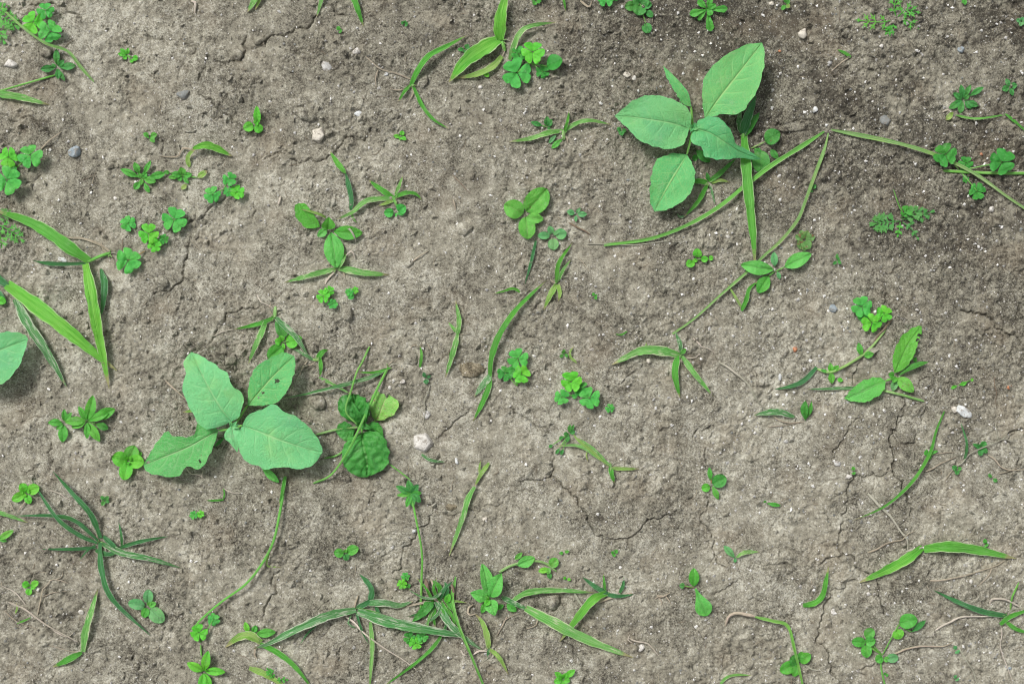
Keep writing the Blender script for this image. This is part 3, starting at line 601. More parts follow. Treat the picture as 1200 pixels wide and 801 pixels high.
B(p, [(457,431,2), (440,436,6), (418,436,8)], 4, 'grass')
B(p, [(374,442,2), (390,450,7), (412,462,9)], 4.5, 'grass_p')

# ------------------------------------------------------------------ broad-leaved rosettes
p = T('broadleaf_rosette', 'bright green rosette of oval leaves with grass blades across it', 'weed', 386, 268)
OL(p, [(375,266),(360,267),(348,256),(345,242),(350,238)], [(375,266),(364,257),(350,238)], [(375,266),(372,257),(364,247),(358,239),(350,238)], [3,8,9], 'broad', nu=24, nv=7, cup=.3)
LF(p, (388,272), (394,314), 24, 'el', 'broad_p', (4,7), .12, -.1, roll=.1, nv=12); LF(p, (391,271), (425,273), 17, 'el', 'broad', (4,6), nv=10)
LF(p, (384,269), (385,254), 17, 'ov', 'broad', (5,13), name='young_leaf'); LF(p, (383,268), (372,277), 10, 'el', 'broad_p', (3,4))
p = T('grass_tuft', 'pair of straw-edged grass blades spread below the oval-leaved rosette', 'grass', 394, 314)
B(p, [(393,315), (365,322), (333,331)], 8, 'grass_p', h=6); B(p, [(396,314), (425,319), (456,322)], 10, 'grass_p', h=6)
B(p, [(396,313), (402,306), (405,296)], 7, 'grass_p', h=8, roll=.6); TB(p, [(394,316,1), (384,327,1), (381,333,.6)], 1.2, 'straw_w', name='root'); TB(p, [(403,302,3), (412,294,5), (416,303,2)], .9, 'straw_w', name='dry_tip')
p = T('grass_tuft', 'small grass with four short blades beside two round seedling leaves', 'grass', 463, 233)
B(p, [(460,232), (430,235), (412,249), (394,257)], 7.5, 'grass_p', h=7); B(p, [(460,231), (445,221), (432,211)], 8.5, 'grass', h=6); B(p, [(463,228), (468,217), (472,206)], 5, 'grass_p', h=7)
B(p, [(462,231), (475,226), (487,227), (495,235)], 6, 'grass', h=6); TB(p, [(460,230,2), (466,243,.5)], 1.8, 'stem', name='stem'); B(p, [(412,250), (414,256), (418,261)], 3.5, 'grass_p', h=2)
B(p, [(462,234), (452,238), (443,241)], 5, 'grass_y', h=3)
p = T('seedling', 'two round green seedling leaves under the short four-bladed grass', 'seedling', 464, 249)
RS(p, (464,249), [(450,249,11,5,.2), (475,241,13,6,.2), (464,254,3), (473,252,3)], 'clover', 'ro')
p = T('grass_sprig', 'lone kinked grass blade with a dark tip pointing at the pale tan stone', 'grass', 411, 247)
B(p, [(411,246,1), (412,232,6), (406,206,9), (404,202,9)], 8, 'grass_d', roll=.5, prof=p_lance); B(p, [(405,203,9), (396,192,7), (387,178,2)], 8, 'grass', roll=-.2, prof=p_lance)
p = T('withered_shoot', 'narrow dead blade arched over an oval leaf of the bright rosette', 'straw', 397, 263)
B(p, [(395,262,3), (408,267,11), (415,277,10), (418,289,2)], 3, 'straw_g')
p = T('withered_shoot', 'yellowing blade lying along the folded leaf of the bright rosette', 'straw', 382, 254)
B(p, [(382,255,4), (372,250,12), (352,245,13)], 4, 'grass_y')

p = T('spotted_seedling', 'pale yellow-green seedling with four rounded brown-spotted leaves', 'weed', 616, 251)
LF(p, (617,248), (641,221), 27, 'ro', 'broad_s', (3,9), nv=12); LF(p, (613,250), (591,239), 22, 'ro', 'broad_s', (3,7), nv=10); LF(p, (617,254), (637,257), 13, 'el', 'broad_s', (4,6)); LF(p, (616,254), (619,280), 20, 'ro', 'broad_s', (4,6), nv=10)
p = T('seedling', 'dark dull seedling with four round leaves beside the brown-spotted one', 'seedling', 648, 276)
RS(p, (648,276), [(630,276,9,4,.2), (643,265,8,5,.2), (664,273,13,5,.2), (649,293,13,4,.2), (655,270,5)], 'seed_g', 'ro')
p = T('seedling', 'tiny grey-green seedling above the short brown stick', 'seedling', 675, 251)
RS(p, (675,251), [(664,247,7), (688,251,7), (680,243,4), (675,260,4)], 'seed_g', 'el')
p = T('grass_sprig', 'single thin dark blade hanging below the brown-spotted seedling', 'grass', 627, 284)
B(p, [(628,282), (622,308), (615,333)], 4.5, 'grass_d', h=4)
p = T('grass_tuft', 'small yellow-tipped grass with two blades up and two down', 'grass', 653, 331)
B(p, [(652,331), (655,308), (671,284)], 6, 'grass', h=8); B(p, [(654,329), (660,316), (669,304)], 5, 'grass_p', h=6); B(p, [(652,333), (645,345), (637,363)], 8, 'grass_y', h=4); B(p, [(654,333), (656,344), (654,353)], 6, 'grass_y', h=4)

p = T('plantain_plant', 'plantain with two long oval leaves and a smaller spotted one', 'weed', 1050, 441)
OL(p, [(1048,437),(1046,418),(1052,402),(1062,389),(1074,382),(1080,382)], [(1048,437),(1056,420),(1066,400),(1080,382)], [(1048,437),(1060,432),(1070,418),(1076,402),(1080,390),(1080,382)], [6,12,13,10], 'broad', nu=34, nv=10, holes=[(1077,393,2.4),(1075,398,1.7)], wave=1.6, crinkle=.3)
OL(p, [(1038,446),(1026,441),(1012,446),(998,456),(989,467)], [(1038,446),(1022,453),(1006,461),(989,467)], [(1038,446),(1035,458),(1022,468),(1005,471),(989,467)], [7,10,9,5], 'broad_p', nu=34, nv=9, pet=(1049,442,4))
LF(p, (1051,442), (1071,459), 15, 'el', 'broad_s', (4,7), nv=10); LF(p, (1053,440), (1088,424), 8, 'la', 'broad_d', (4,6), roll=.6); LF(p, (1048,440), (1041,438), 8, 'el', 'broad', (5,9)); LF(p, (1050,444), (1046,458), 9, 'el', 'seed_g', (2,3)); LF(p, (1050,441), (1046,448), 7, 'el', 'broad', (5,10), name='young_leaf')
TB(p, [(1033,457,2), (1055,462,4), (1083,470,.6)], 1.6, 'stem_p', name='stalk')
p = T('seedling', 'tiny single leaf standing between the plantain and its stalk tip', 'seedling', 1072, 422)
LF(p, (1072,424), (1073,418), 5, 'el', 'seed', (1,4))
p = T('creeping_weed', 'pale creeping stem with small paired leaves running toward the plantain', 'weed', 973, 432)
TB(p, [(957,432,1), (972,436,4), (988,430,5), (1008,418,4), (1022,406,3), (1038,386,1)], 1.9, 'stem_p', name='stem', r1=1.5)
LF(p, (974,436), (973,425), 7, 'el', 'seed_b', (4,7)); LF(p, (974,436), (975,449), 8, 'el', 'broad', (4,5)); LF(p, (976,434), (983,428), 6, 'el', 'broad', (4,7)); LF(p, (971,436), (962,433), 4, 'la', 'seed', (4,4))
LF(p, (1010,417), (1006,401), 8, 'la', 'seed', (4,8)); LF(p, (1012,417), (1024,414), 8, 'el', 'broad', (4,6)); LF(p, (1004,428), (998,436), 5, 'la', 'straw_g', (2,2)); LF(p, (981,444), (988,446), 5, 'el', 'seed_b', (2,3)); LF(p, (1014,414), (1030,408), 7, 'el', 'straw_g', (3,3))
p = T('grass_sprig', 'short curved blade beside the pale creeping stem', 'grass', 958, 430)
B(p, [(957,430), (943,445), (928,452), (908,456)], 7, 'grass_d', h=5)
p = T('grass_sprig', 'thin half-dry blade tucked under the lower plantain leaf', 'grass', 1000, 454)
B(p, [(1003,454), (975,455), (946,456)], 4.5, 'grass_w', h=3)

p = T('lime_seedling', 'seedling with one lime oval leaf lying over the long grass stem and dark leaves', 'weed', 908, 318)
LF(p, (907,316), (868,310), 17, 'el', 'broad_p', (5,10), roll=.1, nv=10); LF(p, (919,313), (951,297), 17, 'el', 'broad_p', (4,7), pet=(909,318), nv=10); LF(p, (908,312), (907,295), 9, 'el', 'seed_g', (3,5)); LF(p, (901,323), (888,343), 16, 'el', 'seed', (3,5), pet=(908,318), nv=10); LF(p, (911,318), (914,327), 5, 'el', 'seed_g', (2,2))
p = T('grass_tuft', 'small forked grass with one dried blade below the lime oval leaf', 'grass', 869, 364)
B(p, [(869,364), (875,350), (878,338), (889,329)], 6.5, 'grass', h=6); B(p, [(869,360), (862,348), (852,332)], 4, 'grass_y', h=5)
p = T('mottled_rosette', 'small lobed rosette mottled red and green near the bent grass stem', 'weed', 942, 282)
RS(p, (943,281), [(932,276,8), (938,270,8), (947,270,8), (955,277,9), (951,283,9), (948,292,12), (936,291,12), (942,294,9)], 'mottled', 'ro')
p = T('seedling', 'tiny green seedling between the mottled rosette and the lobed feathery weed', 'seedling', 981, 306)
RS(p, (981,305), [(981,297,4), (976,310,4), (986,309,4), (984,302,3)], 'seed_d', 'el')
p = T('seedling', 'tiny dark leaf beside the upper half of the bent grass stem', 'seedling', 953, 220)
RS(p, (952,222), [(956,216,5), (950,225,4)], 'seed_d', 'el')

# ------------------------------------------------------------------ long stems meeting at one point
p = T('grass_shoot', 'long green flattened stem curving under the tall vertical blade', 'grass', 966, 154)
B(p, [(966,154,1), (940,171,5), (905,193,7), (875,216,9), (840,244,8), (800,266,6), (760,280,4), (708,287,1)], 7.4, 'stem', fold=.35, name='stem', prof=p_band)
p = T('grass_shoot', 'long thin grass stem bent midway, passing beneath the lime oval leaf', 'grass', 970, 156)
B(p, [(971,155,1), (966,175,4), (957,199,6), (945,232,8), (935,257,8), (915,282,7), (897,298,4), (875,319,5), (845,345,4), (815,372,3), (788,391,.8)], 5.4, 'stem_p', fold=.4, name='stem', prof=p_band)
p = T('grass_shoot', 'long pale stem running past dark clover leaves beside the triangular grey pebble', 'grass', 974, 152)
B(p, [(974,152,1), (1000,157,4), (1040,165,7), (1075,174,8), (1110,187,8), (1145,205,7), (1180,230,5), (1210,250,2)], 6.6, 'stem_p', fold=.4, name='stem', prof=p_band)
p = T('grass_shoot', 'straight horizontal runner under the dark clover leaves', 'grass', 1105, 200)
TB(p, [(1105,200,1), (1140,202,4), (1175,203,4), (1212,203,2)], 1.9, 'stem', name='stem')
p = T('grass_tuft', 'dark broad grass with a tall vertical blade below the large smooth-leaved weed', 'grass', 871, 157)
B(p, [(872,160,4), (874,190,15), (877,225,18), (882,270,15), (885,312,10)], 15, 'grass', fold=.28)
B(p, [(870,157,3), (876,138,12), (886,112,14)], 13, 'grass_d'); B(p, [(873,157,3), (882,144,8), (890,132,8)], 11, 'broad_d', roll=.3); B(p, [(868,154,3), (866,142,8), (868,128,8)], 8, 'grass_w')
TB(p, [(872,166,1), (871,156,4)], 2.6, 'stem', name='stem')
p = T('seedling', 'dark round-leaved sprig beside the tall vertical grass blade', 'seedling', 895, 178)
LF(p, (897,166), (914,155), 19, 'ro', 'broad_d', (4,8), pet=(880,174), pmat='stem_p', nv=10, roll=.3); LF(p, (890,176), (893,203), 21, 'ro', 'mint', (3,5), pet=(884,174), nv=10); LF(p, (903,175), (912,186), 8, 'el', 'broad_d', (2,3)); LF(p, (884,175), (892,180), 9, 'el', 'mint', (3,4))
p = T('grass_tuft', 'dark tangle of short grass under the lowest smooth leaf', 'grass', 830, 214)
B(p, [(831,213), (845,202), (862,186)], 7, 'broad_d', h=7); B(p, [(829,214), (818,212), (806,214)], 8, 'grass', h=5); B(p, [(829,216), (818,236), (802,254)], 6.5, 'grass', h=6); B(p, [(834,214), (845,211), (856,214)], 5, 'grass_y', h=4); B(p, [(832,217), (835,228), (838,240)], 3.5, 'grass_w', h=3); LF(p, (830,212), (828,202), 5, 'el', 'broad_d', (2,5)); B(p, [(803,253), (797,254), (793,250)], 3, 'grass_w', h=2)
p = T('seedling', 'tiny dark seedling under the pointed tip of the big smooth leaf', 'seedling', 728, 153)
RS(p, (728,153), [(723,150,5), (734,153,5), (729,159,6), (725,156,4)], 'seed_d', 'ro')
p = T('seedling', 'little stemmed seedling of round leaves above the long curving stem', 'seedling', 817, 305)
RS(p, (818,304), [(817,291,11,6,.2), (804,311,10,4,.3), (830,303,8,5,.3), (836,302,6,3,.7), (812,306,5)], 'seed_b', 'ro')
p = T('seedling', 'tiny speck of a seedling on bare soil amid crumbs', 'seedling', 697, 347)
RS(p, (697,347), [(694,343,4), (700,345,3), (699,351,4)], 'seed', 'el')

# ------------------------------------------------------------------ broad grass at the damp hollow
p = T('grass_tuft', 'broad-bladed grass with a drooping vertical blade beside the scalloped clover leaf', 'grass', 128, 297)
TB(p, [(130,296,.5), (118,300,4), (102,307,8)], 2.0, 'stem', name='stem')
B(p, [(104,305,8), (80,289,15), (52,269,16), (25,256,12), (-8,246,7)], 17, 'grass', fold=.2); B(p, [(101,308,8), (75,309,8), (55,308,6), (37,305,3)], 6.5, 'grass_d', roll=.5, prof=p_lance)
B(p, [(100,309,8), (106,340,14), (113,380,13), (121,420,9), (128,455,3)], 16, 'grass_b', fold=.2); B(p, [(118,315,3), (122,332,7), (121,350,7), (119,368,3)], 10, 'grass_d', roll=.3, prof=p_lance)
p = T('grass_tuft', 'grass with a wide lime-green blade crossing diagonally and a white-edged one', 'grass', -12, 322)
B(p, [(8,333,9), (35,353,15), (70,380,17), (105,409,12), (137,434,4)], 21, 'grass_b', fold=.22); B(p, [(18,350,5), (30,375,9), (50,405,9), (66,432,6), (78,453,2)], 14, 'grass_w', fold=.3); B(p, [(-14,318,2), (0,328,7), (9,335,9)], 15, 'grass_d', prof=p_band)
B(p, [(-10,336,2), (2,348,3), (8,356,2)], 9, 'grass_d', prof=p_lance)
p = T('withered_shoot', 'curled tan dead blade beside the stem of the broad-bladed grass', 'straw', 128, 296)
B(p, [(129,295,2), (116,286,4), (96,279,3), (80,278,3), (68,272,1)], 3.5, 'straw')
p = T('grass_shoot', 'long arching stem passing over the clover beside the white quartz pebble', 'grass', 110, 96)
B(p, [(110,96,1), (95,79,5), (79,60,9), (52,50,12), (22,28,10), (-8,0,4)], 5, 'stem_p', fold=.4, name='stem', prof=p_band)
p = T('grass_tuft', 'pale-edged blade with a thin stem reaching to the narrow-leaved seedling', 'grass', -8, 112)
B(p, [(-10,110,2), (15,112,6), (40,118,5), (58,123,1)], 10, 'grass_p'); TB(p, [(-8,109,2), (30,98,4), (65,88,1)], 1.2, 'stem', name='stem')

# ------------------------------------------------------------------ wiry and forked grasses
p = T('grass_tuft', 'wiry grass with three blades and dry roots beside a small low clod', 'grass', 482, 99)
B(p, [(482,99,1), (489,84,7), (502,66,11), (524,54,7), (548,41,2)], 8.5, 'grass', roll=.3); B(p, [(484,101), (495,124), (508,140), (526,151)], 5.5, 'grass', h=7); B(p, [(482,99), (474,107), (467,119)], 5, 'grass', h=4)
for q in ([(481,93),(464,86),(446,81),(436,73),(427,65)], [(443,82),(440,92),(441,103)], [(476,104),(466,106),(457,104)]): TB(p, q, .9, 'straw', 1.5, 'root', .5)
p = T('grass_tuft', 'broad bright grass with an upright blade beside the three-leaved clover', 'grass', 588, 48)
B(p, [(586,47,3), (586,25,12), (590,5,14), (596,-10,10)], 17, 'grass_b', fold=.2); B(p, [(585,46,3), (565,57,11), (545,72,11), (526,96,3)], 21, 'grass_b', fold=.2); B(p, [(588,66,2), (578,77,6), (558,87,5), (533,92,1)], 9, 'grass_y'); TB(p, [(592,60,.5), (588,48,4)], 2.2, 'stem', name='stem')
B(p, [(597,70,1), (601,58,6), (607,42,10), (620,31,10), (652,26,3)], 8, 'grass_p')
LF(p, (566,84), (573,90), 6, 'ro', 'seed_b', (2,3), name='low_leaf')
p = T('seedling', 'small dull seedling behind the broad drooping bright blade', 'seedling', 545, 58)
RS(p, (545,58), [(536,58,5), (549,52,7), (546,63,5)], 'seed_d', 'el')
p = T('clover_plant', 'clover of three bright leaves and dark folded ones by the broad bright grass', 'clover', 622, 74)
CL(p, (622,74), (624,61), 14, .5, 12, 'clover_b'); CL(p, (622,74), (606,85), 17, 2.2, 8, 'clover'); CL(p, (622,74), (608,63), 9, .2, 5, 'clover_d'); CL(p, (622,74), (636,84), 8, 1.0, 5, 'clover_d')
LF(p, (641,78), (659,70), 20, 'ro', 'clover_d', (7,11), pet=(622,74), nv=10, roll=.5, name='leaflet')
p = T('grass_tuft', 'flat grass with two yellowed blades spreading opposite each other and tiny sprouts', 'grass', 660, 158)
B(p, [(659,153), (640,156), (622,162), (597,166)], 7.5, 'grass_p', h=7); B(p, [(662,153), (676,144), (692,141), (716,146)], 6.5, 'grass_p', h=8); B(p, [(661,155), (665,142), (667,129)], 4.5, 'grass', h=8); LF(p, (659,163), (646,174), 7, 'la', 'seed', (2,2)); TB(p, [(661,164,0), (660,152,3)], 2.2, 'stem_p', name='stem'); LF(p, (652,158), (643,168), 5, 'la', 'seed_g', (1,1))
p = T('seedling', 'thin-leaved sprout just above the flat yellowed grass', 'seedling', 641, 148)
RS(p, (641,149), [(622,143,6,3,.3), (641,136,8,6,.1), (647,140,7,5,.1), (645,152,4)], 'seed_d', 'el')
p = T('grass_tuft', 'grass with a pale streaked blade and two leaning ones by the grey dry stalk', 'grass', 797, 414)
B(p, [(796,416), (775,411), (750,411), (717,427)], 13, 'grass_p', h=9); B(p, [(794,416), (791,435), (793,450), (797,466)], 9.5, 'grass', h=7); B(p, [(798,416), (812,435), (824,450), (836,464)], 8, 'grass_p', h=6); B(p, [(798,414), (797,403), (791,388)], 6.5, 'grass_w', h=5); B(p, [(760,410), (757,405), (758,401)], 3, 'grass_y', h=2); LF(p, (797,415), (804,408), 6, 'la', 'grass', (4,6), name='blade')
p = T('grass_tuft', 'flattened pale grass fanning out beside the forked soil crack', 'grass', 716, 546)
B(p, [(716,546), (697,532), (678,522), (652,522)], 6, 'grass_p', h=6); B(p, [(714,545), (696,530), (676,514), (670,503)], 5, 'grass_y', h=7); B(p, [(712,543), (695,525), (676,512)], 4, 'grass_p', h=8); B(p, [(715,547), (717,556), (720,566)], 7, 'grass', h=4); B(p, [(717,548), (731,549), (749,549)], 5.5, 'grass_y', h=3); TB(p, [(690,527,2), (687,532,3), (689,540,1)], .9, 'grass_y', name='dry_tip')
p = T('seedling', 'tangled small-leaved sprout at the tips of the flattened pale grass', 'seedling', 666, 510)
RS(p, (667,508), [(668,497,5,6), (674,505,5), (660,508,5), (664,518,5), (673,497,4), (655,514,4,3,.5), (651,532,4,3,.7), (657,533,4,3,.7), (643,524,4,2,.8)], 'seed_d', 'la')
p = T('grass_sprig', 'long upright blade with a pale split leaf at its base beside the brown clod', 'grass', 574, 441)
B(p, [(574,441,2), (576,418,9), (585,392,12), (602,366,10), (622,345,6), (641,328,2)], 8.5, 'grass'); B(p, [(574,441,2), (573,452,4), (566,470,4), (554,494,1)], 8, 'grass'); B(p, [(575,439,2), (567,449,4), (556,464,1)], 10, 'grass_w')
p = T('grass_sprig', 'thin twisted blade above the upright pale-split grass', 'grass', 602, 338)
B(p, [(614,345), (602,338), (590,341), (578,344)], 4, 'grass', h=3)
p = T('grass_sprig', 'narrow ragged pale blade with a short fork, standing alone on crust', 'grass', 535, 395)
B(p, [(536,392,2), (538,375,6), (534,352,3)], 7, 'grass_p'); B(p, [(536,390,2), (531,384,4), (525,377,2)], 5, 'grass_p'); B(p, [(536,392,2), (531,412,5), (522,442,1)], 8, 'grass_p')
p = T('grass_tuft', 'torn wilted grass with a bleached blade above the notched-leaf weed', 'grass', 322, 372)
B(p, [(322,371), (312,376), (300,380), (274,386)], 6.5, 'grass', h=6); B(p, [(312,375,4), (305,392,8), (298,408,7), (291,426,2)], 8.5, 'grass_p'); B(p, [(323,372,4), (336,384,8), (347,395,8), (362,418,4)], 8.5, 'grass_w'); OL(p, [(323,373),(322,384),(326,393),(330,396)], [(323,373),(328,384),(332,394)], [(323,373),(334,384),(337,392),(332,396)], [4,7,6], 'broad_d', nu=14, nv=5, name='blade'); TB(p, [(323,359,.4), (322,372,4)], 2.4, 'stem_p', name='stem')
p = T('seedling', 'small round-leaved seedling half hidden by the torn wilted grass', 'seedling', 331, 401)
RS(p, (331,401), [(322,399,9,4,.15), (350,399,17,5,.2), (354,396,10,6,.5), (333,409,4), (328,393,8,5)], 'seed_b', 'ro')
LF(p, (331,406), (314,420), 18, 'ro', 'broad', (3,6), nv=10)
p = T('grass_tuft', 'little sprawling grass with a bleached base near the notched-leaf weed', 'grass', 371, 421)
B(p, [(371,421), (378,412), (385,410)], 8, 'grass', h=5); B(p, [(375,420), (376,430), (375,441)], 6, 'grass', h=5); B(p, [(368,422), (355,414), (341,407)], 5, 'grass_w', h=6); TB(p, [(365,421,.5), (373,422,2)], 1.8, 'stem_p', name='stem'); TB(p, [(360,423,.5), (353,434,1), (350,447,.3)], 1.2, 'straw', name='root')

# ------------------------------------------------------------------ tufts along the lower part of the bed
p = T('grass_tuft', 'dark blue-green grass tuft with eight long arching blades', 'grass', 117, 635)
for q, w, h in (([(115,633),(88,610),(62,604),(18,604)],7,12), ([(114,636),(92,626),(66,606),(37,562)],7.5,13), ([(118,630),(106,602),(85,578),(62,552)],9.5,14), ([(112,641),(85,643),(49,643)],6,8),
                ([(118,636),(145,648),(175,654),(212,665)],11,9), ([(138,642),(165,634),(197,628)],6.5,8), ([(117,635),(119,668),(132,702),(176,744)],9.5,11), ([(121,628),(132,638),(146,650)],8,7)): B(p, q, w * .82, 'grass_d' if w != 11 else 'grass_w', h)
B(p, [(143,640),(142,626),(139,611)], 4, 'grass_d', h=5); B(p, [(112,638),(102,645),(93,656)], 3, 'grass_d', h=4); B(p, [(112,644),(125,649),(140,646)], 7, 'grass_d', h=3)
p = T('grass_tuft', 'pale folded blade and a short dark one joined to a straw stalk', 'grass', 97, 763)
B(p, [(97,763,2), (100,740,8), (107,715,8), (115,689,2)], 10, 'grass_p'); B(p, [(96,764,2), (82,771,5), (62,781,1)], 9, 'grass', prof=p_lance)
p = T('grass_tuft', 'sprawling white-streaked grass with long blades spreading both ways', 'grass', 417, 712)
B(p, [(417,714,3), (385,721,12), (345,738,11), (318,752,7), (296,760,2)], 12, 'grass_w'); B(p, [(419,716,3), (455,728,13), (505,738,12), (553,747,4)], 15, 'grass_w'); B(p, [(434,704,3), (436,692,9), (431,682,9), (421,672,3)], 9, 'grass_d', roll=.4); B(p, [(428,706,3), (450,706,9), (468,709,7), (484,704,2)], 10, 'grass_w'); B(p, [(420,713,3), (450,723,8), (476,731,7), (496,730,3)], 8, 'grass'); B(p, [(434,728,2), (436,760,6), (433,808,2)], 6.5, 'grass_p'); B(p, [(418,712,3), (430,706,5), (436,700,4)], 8, 'grass_d')
B(p, [(417,716,3), (424,738,5), (432,754,1)], 3.5, 'grass_d'); B(p, [(440,710,3), (446,722,4), (452,729,2)], 5, 'grass_d'); B(p, [(370,733,5), (360,742,3), (352,754,1)], 2.5, 'grass_d'); TB(p, [(416,716,.5), (416,708,3), (420,697,1)], 1.1, 'straw', name='dry_sheath'); TB(p, [(412,720,2), (408,730,2), (416,735,1)], 1.2, 'grass_w', name='dry_sheath')
p = T('grass_tuft', 'dense tangled grass clump with brown stubble between two larger plants', 'grass', 516, 702)
B(p, [(534,675,2), (530,700,7), (536,728,10), (551,765,8), (569,808,2)], 5.5, 'stem', fold=.4, name='stem', prof=p_band); B(p, [(523,732,3), (512,752,5), (490,774,5), (446,806,1)], 5, 'grass', h=5); B(p, [(506,702,2), (498,714,8), (483,728,2)], 13, 'broad_d'); B(p, [(511,704,2), (525,728,9), (542,745,6), (566,762,1)], 10, 'grass_w'); B(p, [(524,683,4), (512,698,10), (497,700,9), (478,690,3)], 4, 'grass_w'); B(p, [(518,700,3), (514,686,8), (504,679,5)], 8, 'grass'); B(p, [(520,700,3), (524,690,9), (521,681,6)], 7, 'grass_d'); LF(p, (522,706), (527,695), 8, 'el', 'seed_b', (6,11)); B(p, [(510,710,2), (508,722,5), (510,734,2)], 6, 'grass'); B(p, [(524,705,4), (530,712,7), (534,720,4)], 7, 'grass'); B(p, [(516,706,2), (522,716,8), (528,723,4)], 9, 'grass'); B(p, [(505,712,2), (492,720,4), (488,726,1)], 5, 'straw_g')
TB(p, [(504,700,1), (501,690,6), (499,678,9)], 2.6, 'twig', name='stubble'); TB(p, [(512,698,1), (509,688,5), (505,678,6)], 1.5, 'straw', name='stubble'); TB(p, [(532,700,1), (531,690,6), (529,684,8)], 1.8, 'twig', name='stubble'); TB(p, [(506,700,1), (520,710,2), (526,720,1)], 1.3, 'straw', name='stubble')
for q, w, m in (([(508,706,2),(500,690,9),(488,676,4)],4,'grass'), ([(514,704,2),(521,690,10),(531,680,6)],5,'grass_d'), ([(512,708,2),(498,716,6),(478,722,2)],4,'grass_d'), ([(518,706,2),(530,722,8),(534,742,3)],4.5,'grass'), ([(510,708,2),(502,726,6),(500,745,2)],4,'grass_p'),
                ([(516,704,3),(508,690,9),(512,676,7)],5,'grass'), ([(522,708,2),(534,704,6),(548,706,2)],3.5,'grass_y'), ([(508,704,2),(494,706,6),(470,712,2)],3,'straw'), ([(514,710,2),(522,728,6),(520,750,2)],3.5,'grass_d'), ([(520,706,3),(512,720,8),(496,732,3)],5,'grass_w')): B(p, q, w, m)
p = T('thin_stem_seedling', 'leafy seedling at the top of a thin upright stem that ends in the tangled clump', 'seedling', 493, 712)
TB(p, [(493,713,1), (494,680,7), (494,645,10), (487,605,11), (483,586,9)], 1.5, 'stem', name='stem', r1=1.2)
for (a, b_, w) in ((464,569,8),(478,562,9),(490,567,8),(494,577,7),(493,588,9),(484,594,8),(476,594,7),(465,580,6),(481,580,9)): LF(p, (482,578), (a, b_), w, 'el', 'seed_d' if w > 7 else 'seed', (8,9))
TB(p, [(481,562,8), (468,552,6), (454,542,1)], .9, 'stem', name='runner')
p = T('mint_seedling', 'glossy seedling with four pointed oval leaves in a cross', 'weed', 573, 700)
LF(p, (573,699), (565,660), 16, 'el', 'broad_p', (5,12), nv=10, roll=-.3); LF(p, (574,699), (588,671), 22, 'ov', 'broad_p', (7,14), nv=12, roll=.2); LF(p, (571,700), (551,694), 16, 'ov', 'broad_p', (7,11), nv=10); LF(p, (574,702), (580,721), 17, 'ov', 'broad_p', (7,11), nv=10); LF(p, (572,702), (569,697), 5, 'ov', 'seed_b', (9,14), name='young_leaf'); LF(p, (573,703), (568,710), 8, 'ov', 'seed_b', (9,12), name='young_leaf'); LF(p, (570,704), (564,718), 8, 'el', 'broad', (2,3), name='low_leaf'); TB(p, [(573,704,0), (573,700,7)], 1.6, 'stem', name='stem')
p = T('creeping_weed', 'creeping stem with a ribbed oval leaf and small round leaves by the cross-shaped seedling', 'weed', 600, 662)
TB(p, [(585,670,1), (600,662,4), (625,657,5), (640,660,4), (652,669,1)], 1.8, 'stem_p', name='stem', r1=1.3)
LF(p, (606,662), (627,653), 14, 'el', 'broad_p', (5,8), nv=10, vein=.09); LF(p, (603,655), (612,647), 6, 'el', 'seed', (4,6)); LF(p, (645,663), (653,654), 12, 'ro', 'broad_s', (4,7)); LF(p, (643,667), (631,669), 7, 'ro', 'seed_b', (3,4)); LF(p, (642,665), (643,672), 7, 'ro', 'seed', (3,4)); LF(p, (643,670), (645,678), 6, 'el', 'seed_d', (2,2))
p = T('grass_tuft', 'broad pale grass with a long blade lying toward a dry straw crumb', 'grass', 602, 706)
B(p, [(588,699,3), (602,706,7), (617,713,9)], 9, 'grass_w', prof=p_band); B(p, [(600,704,4), (618,694,9), (650,691,8), (698,694,1)], 8.5, 'grass_p'); B(p, [(616,712,9), (645,727,12), (675,743,9), (708,757,6), (742,770,1)], 15, 'grass_p', fold=.2); LF(p, (594,706), (605,716), 10, 'el', 'seed', (2,3), name='low_leaf'); LF(p, (590,708), (582,714), 6, 'el', 'seed', (2,3), name='low_leaf')
p = T('grass_tuft', 'bushy grass with one broad striped blade crossing over another', 'grass', 710, 695)
B(p, [(711,694,3), (695,702,12), (678,722,14), (656,751,2)], 12, 'grass_b'); B(p, [(712,695,3), (699,688,7), (683,676,2)], 7.5, 'grass_d'); B(p, [(726,694,2), (730,686,5), (731,676,2)], 5, 'grass_d'); B(p, [(709,693,3), (708,682,6), (707,672,2)], 4, 'grass', h=4); B(p, [(710,696,2), (725,698,4), (742,696,1)], 6, 'grass_d'); TB(p, [(700,706,.5), (720,699,2), (743,694,.5)], 1.3, 'straw', name='dry_sheath'); B(p, [(686,715,2), (676,700,4), (668,684,1)], 3, 'straw_g')
p = T('grass_tuft', 'small yellow-striped grass with one upright and one drooping blade beside the tangled clump', 'grass', 573, 760)
B(p, [(573,759,2), (570,742,7), (565,728,6), (557,719,2)], 8.5, 'grass_y'); B(p, [(574,760,2), (585,770,5), (596,790,1)], 6, 'grass_y'); B(p, [(573,760,2), (572,766,2), (573,772,1)], 4, 'grass_d'); TB(p, [(572,763,1), (562,762,2), (554,767,1)], 1.2, 'straw_w', name='root'); TB(p, [(547,768,1), (543,766,2), (540,761,1)], 1.0, 'straw_w', name='root')
TB(p, [(557,719,2), (549,720,3), (549,712,2), (554,708,1)], 1.3, 'straw', name='dry_tip')
p = T('grass_tuft', 'arched yellow-streaked grass hugging the ground beside a single oval leaf', 'grass', 306, 752)
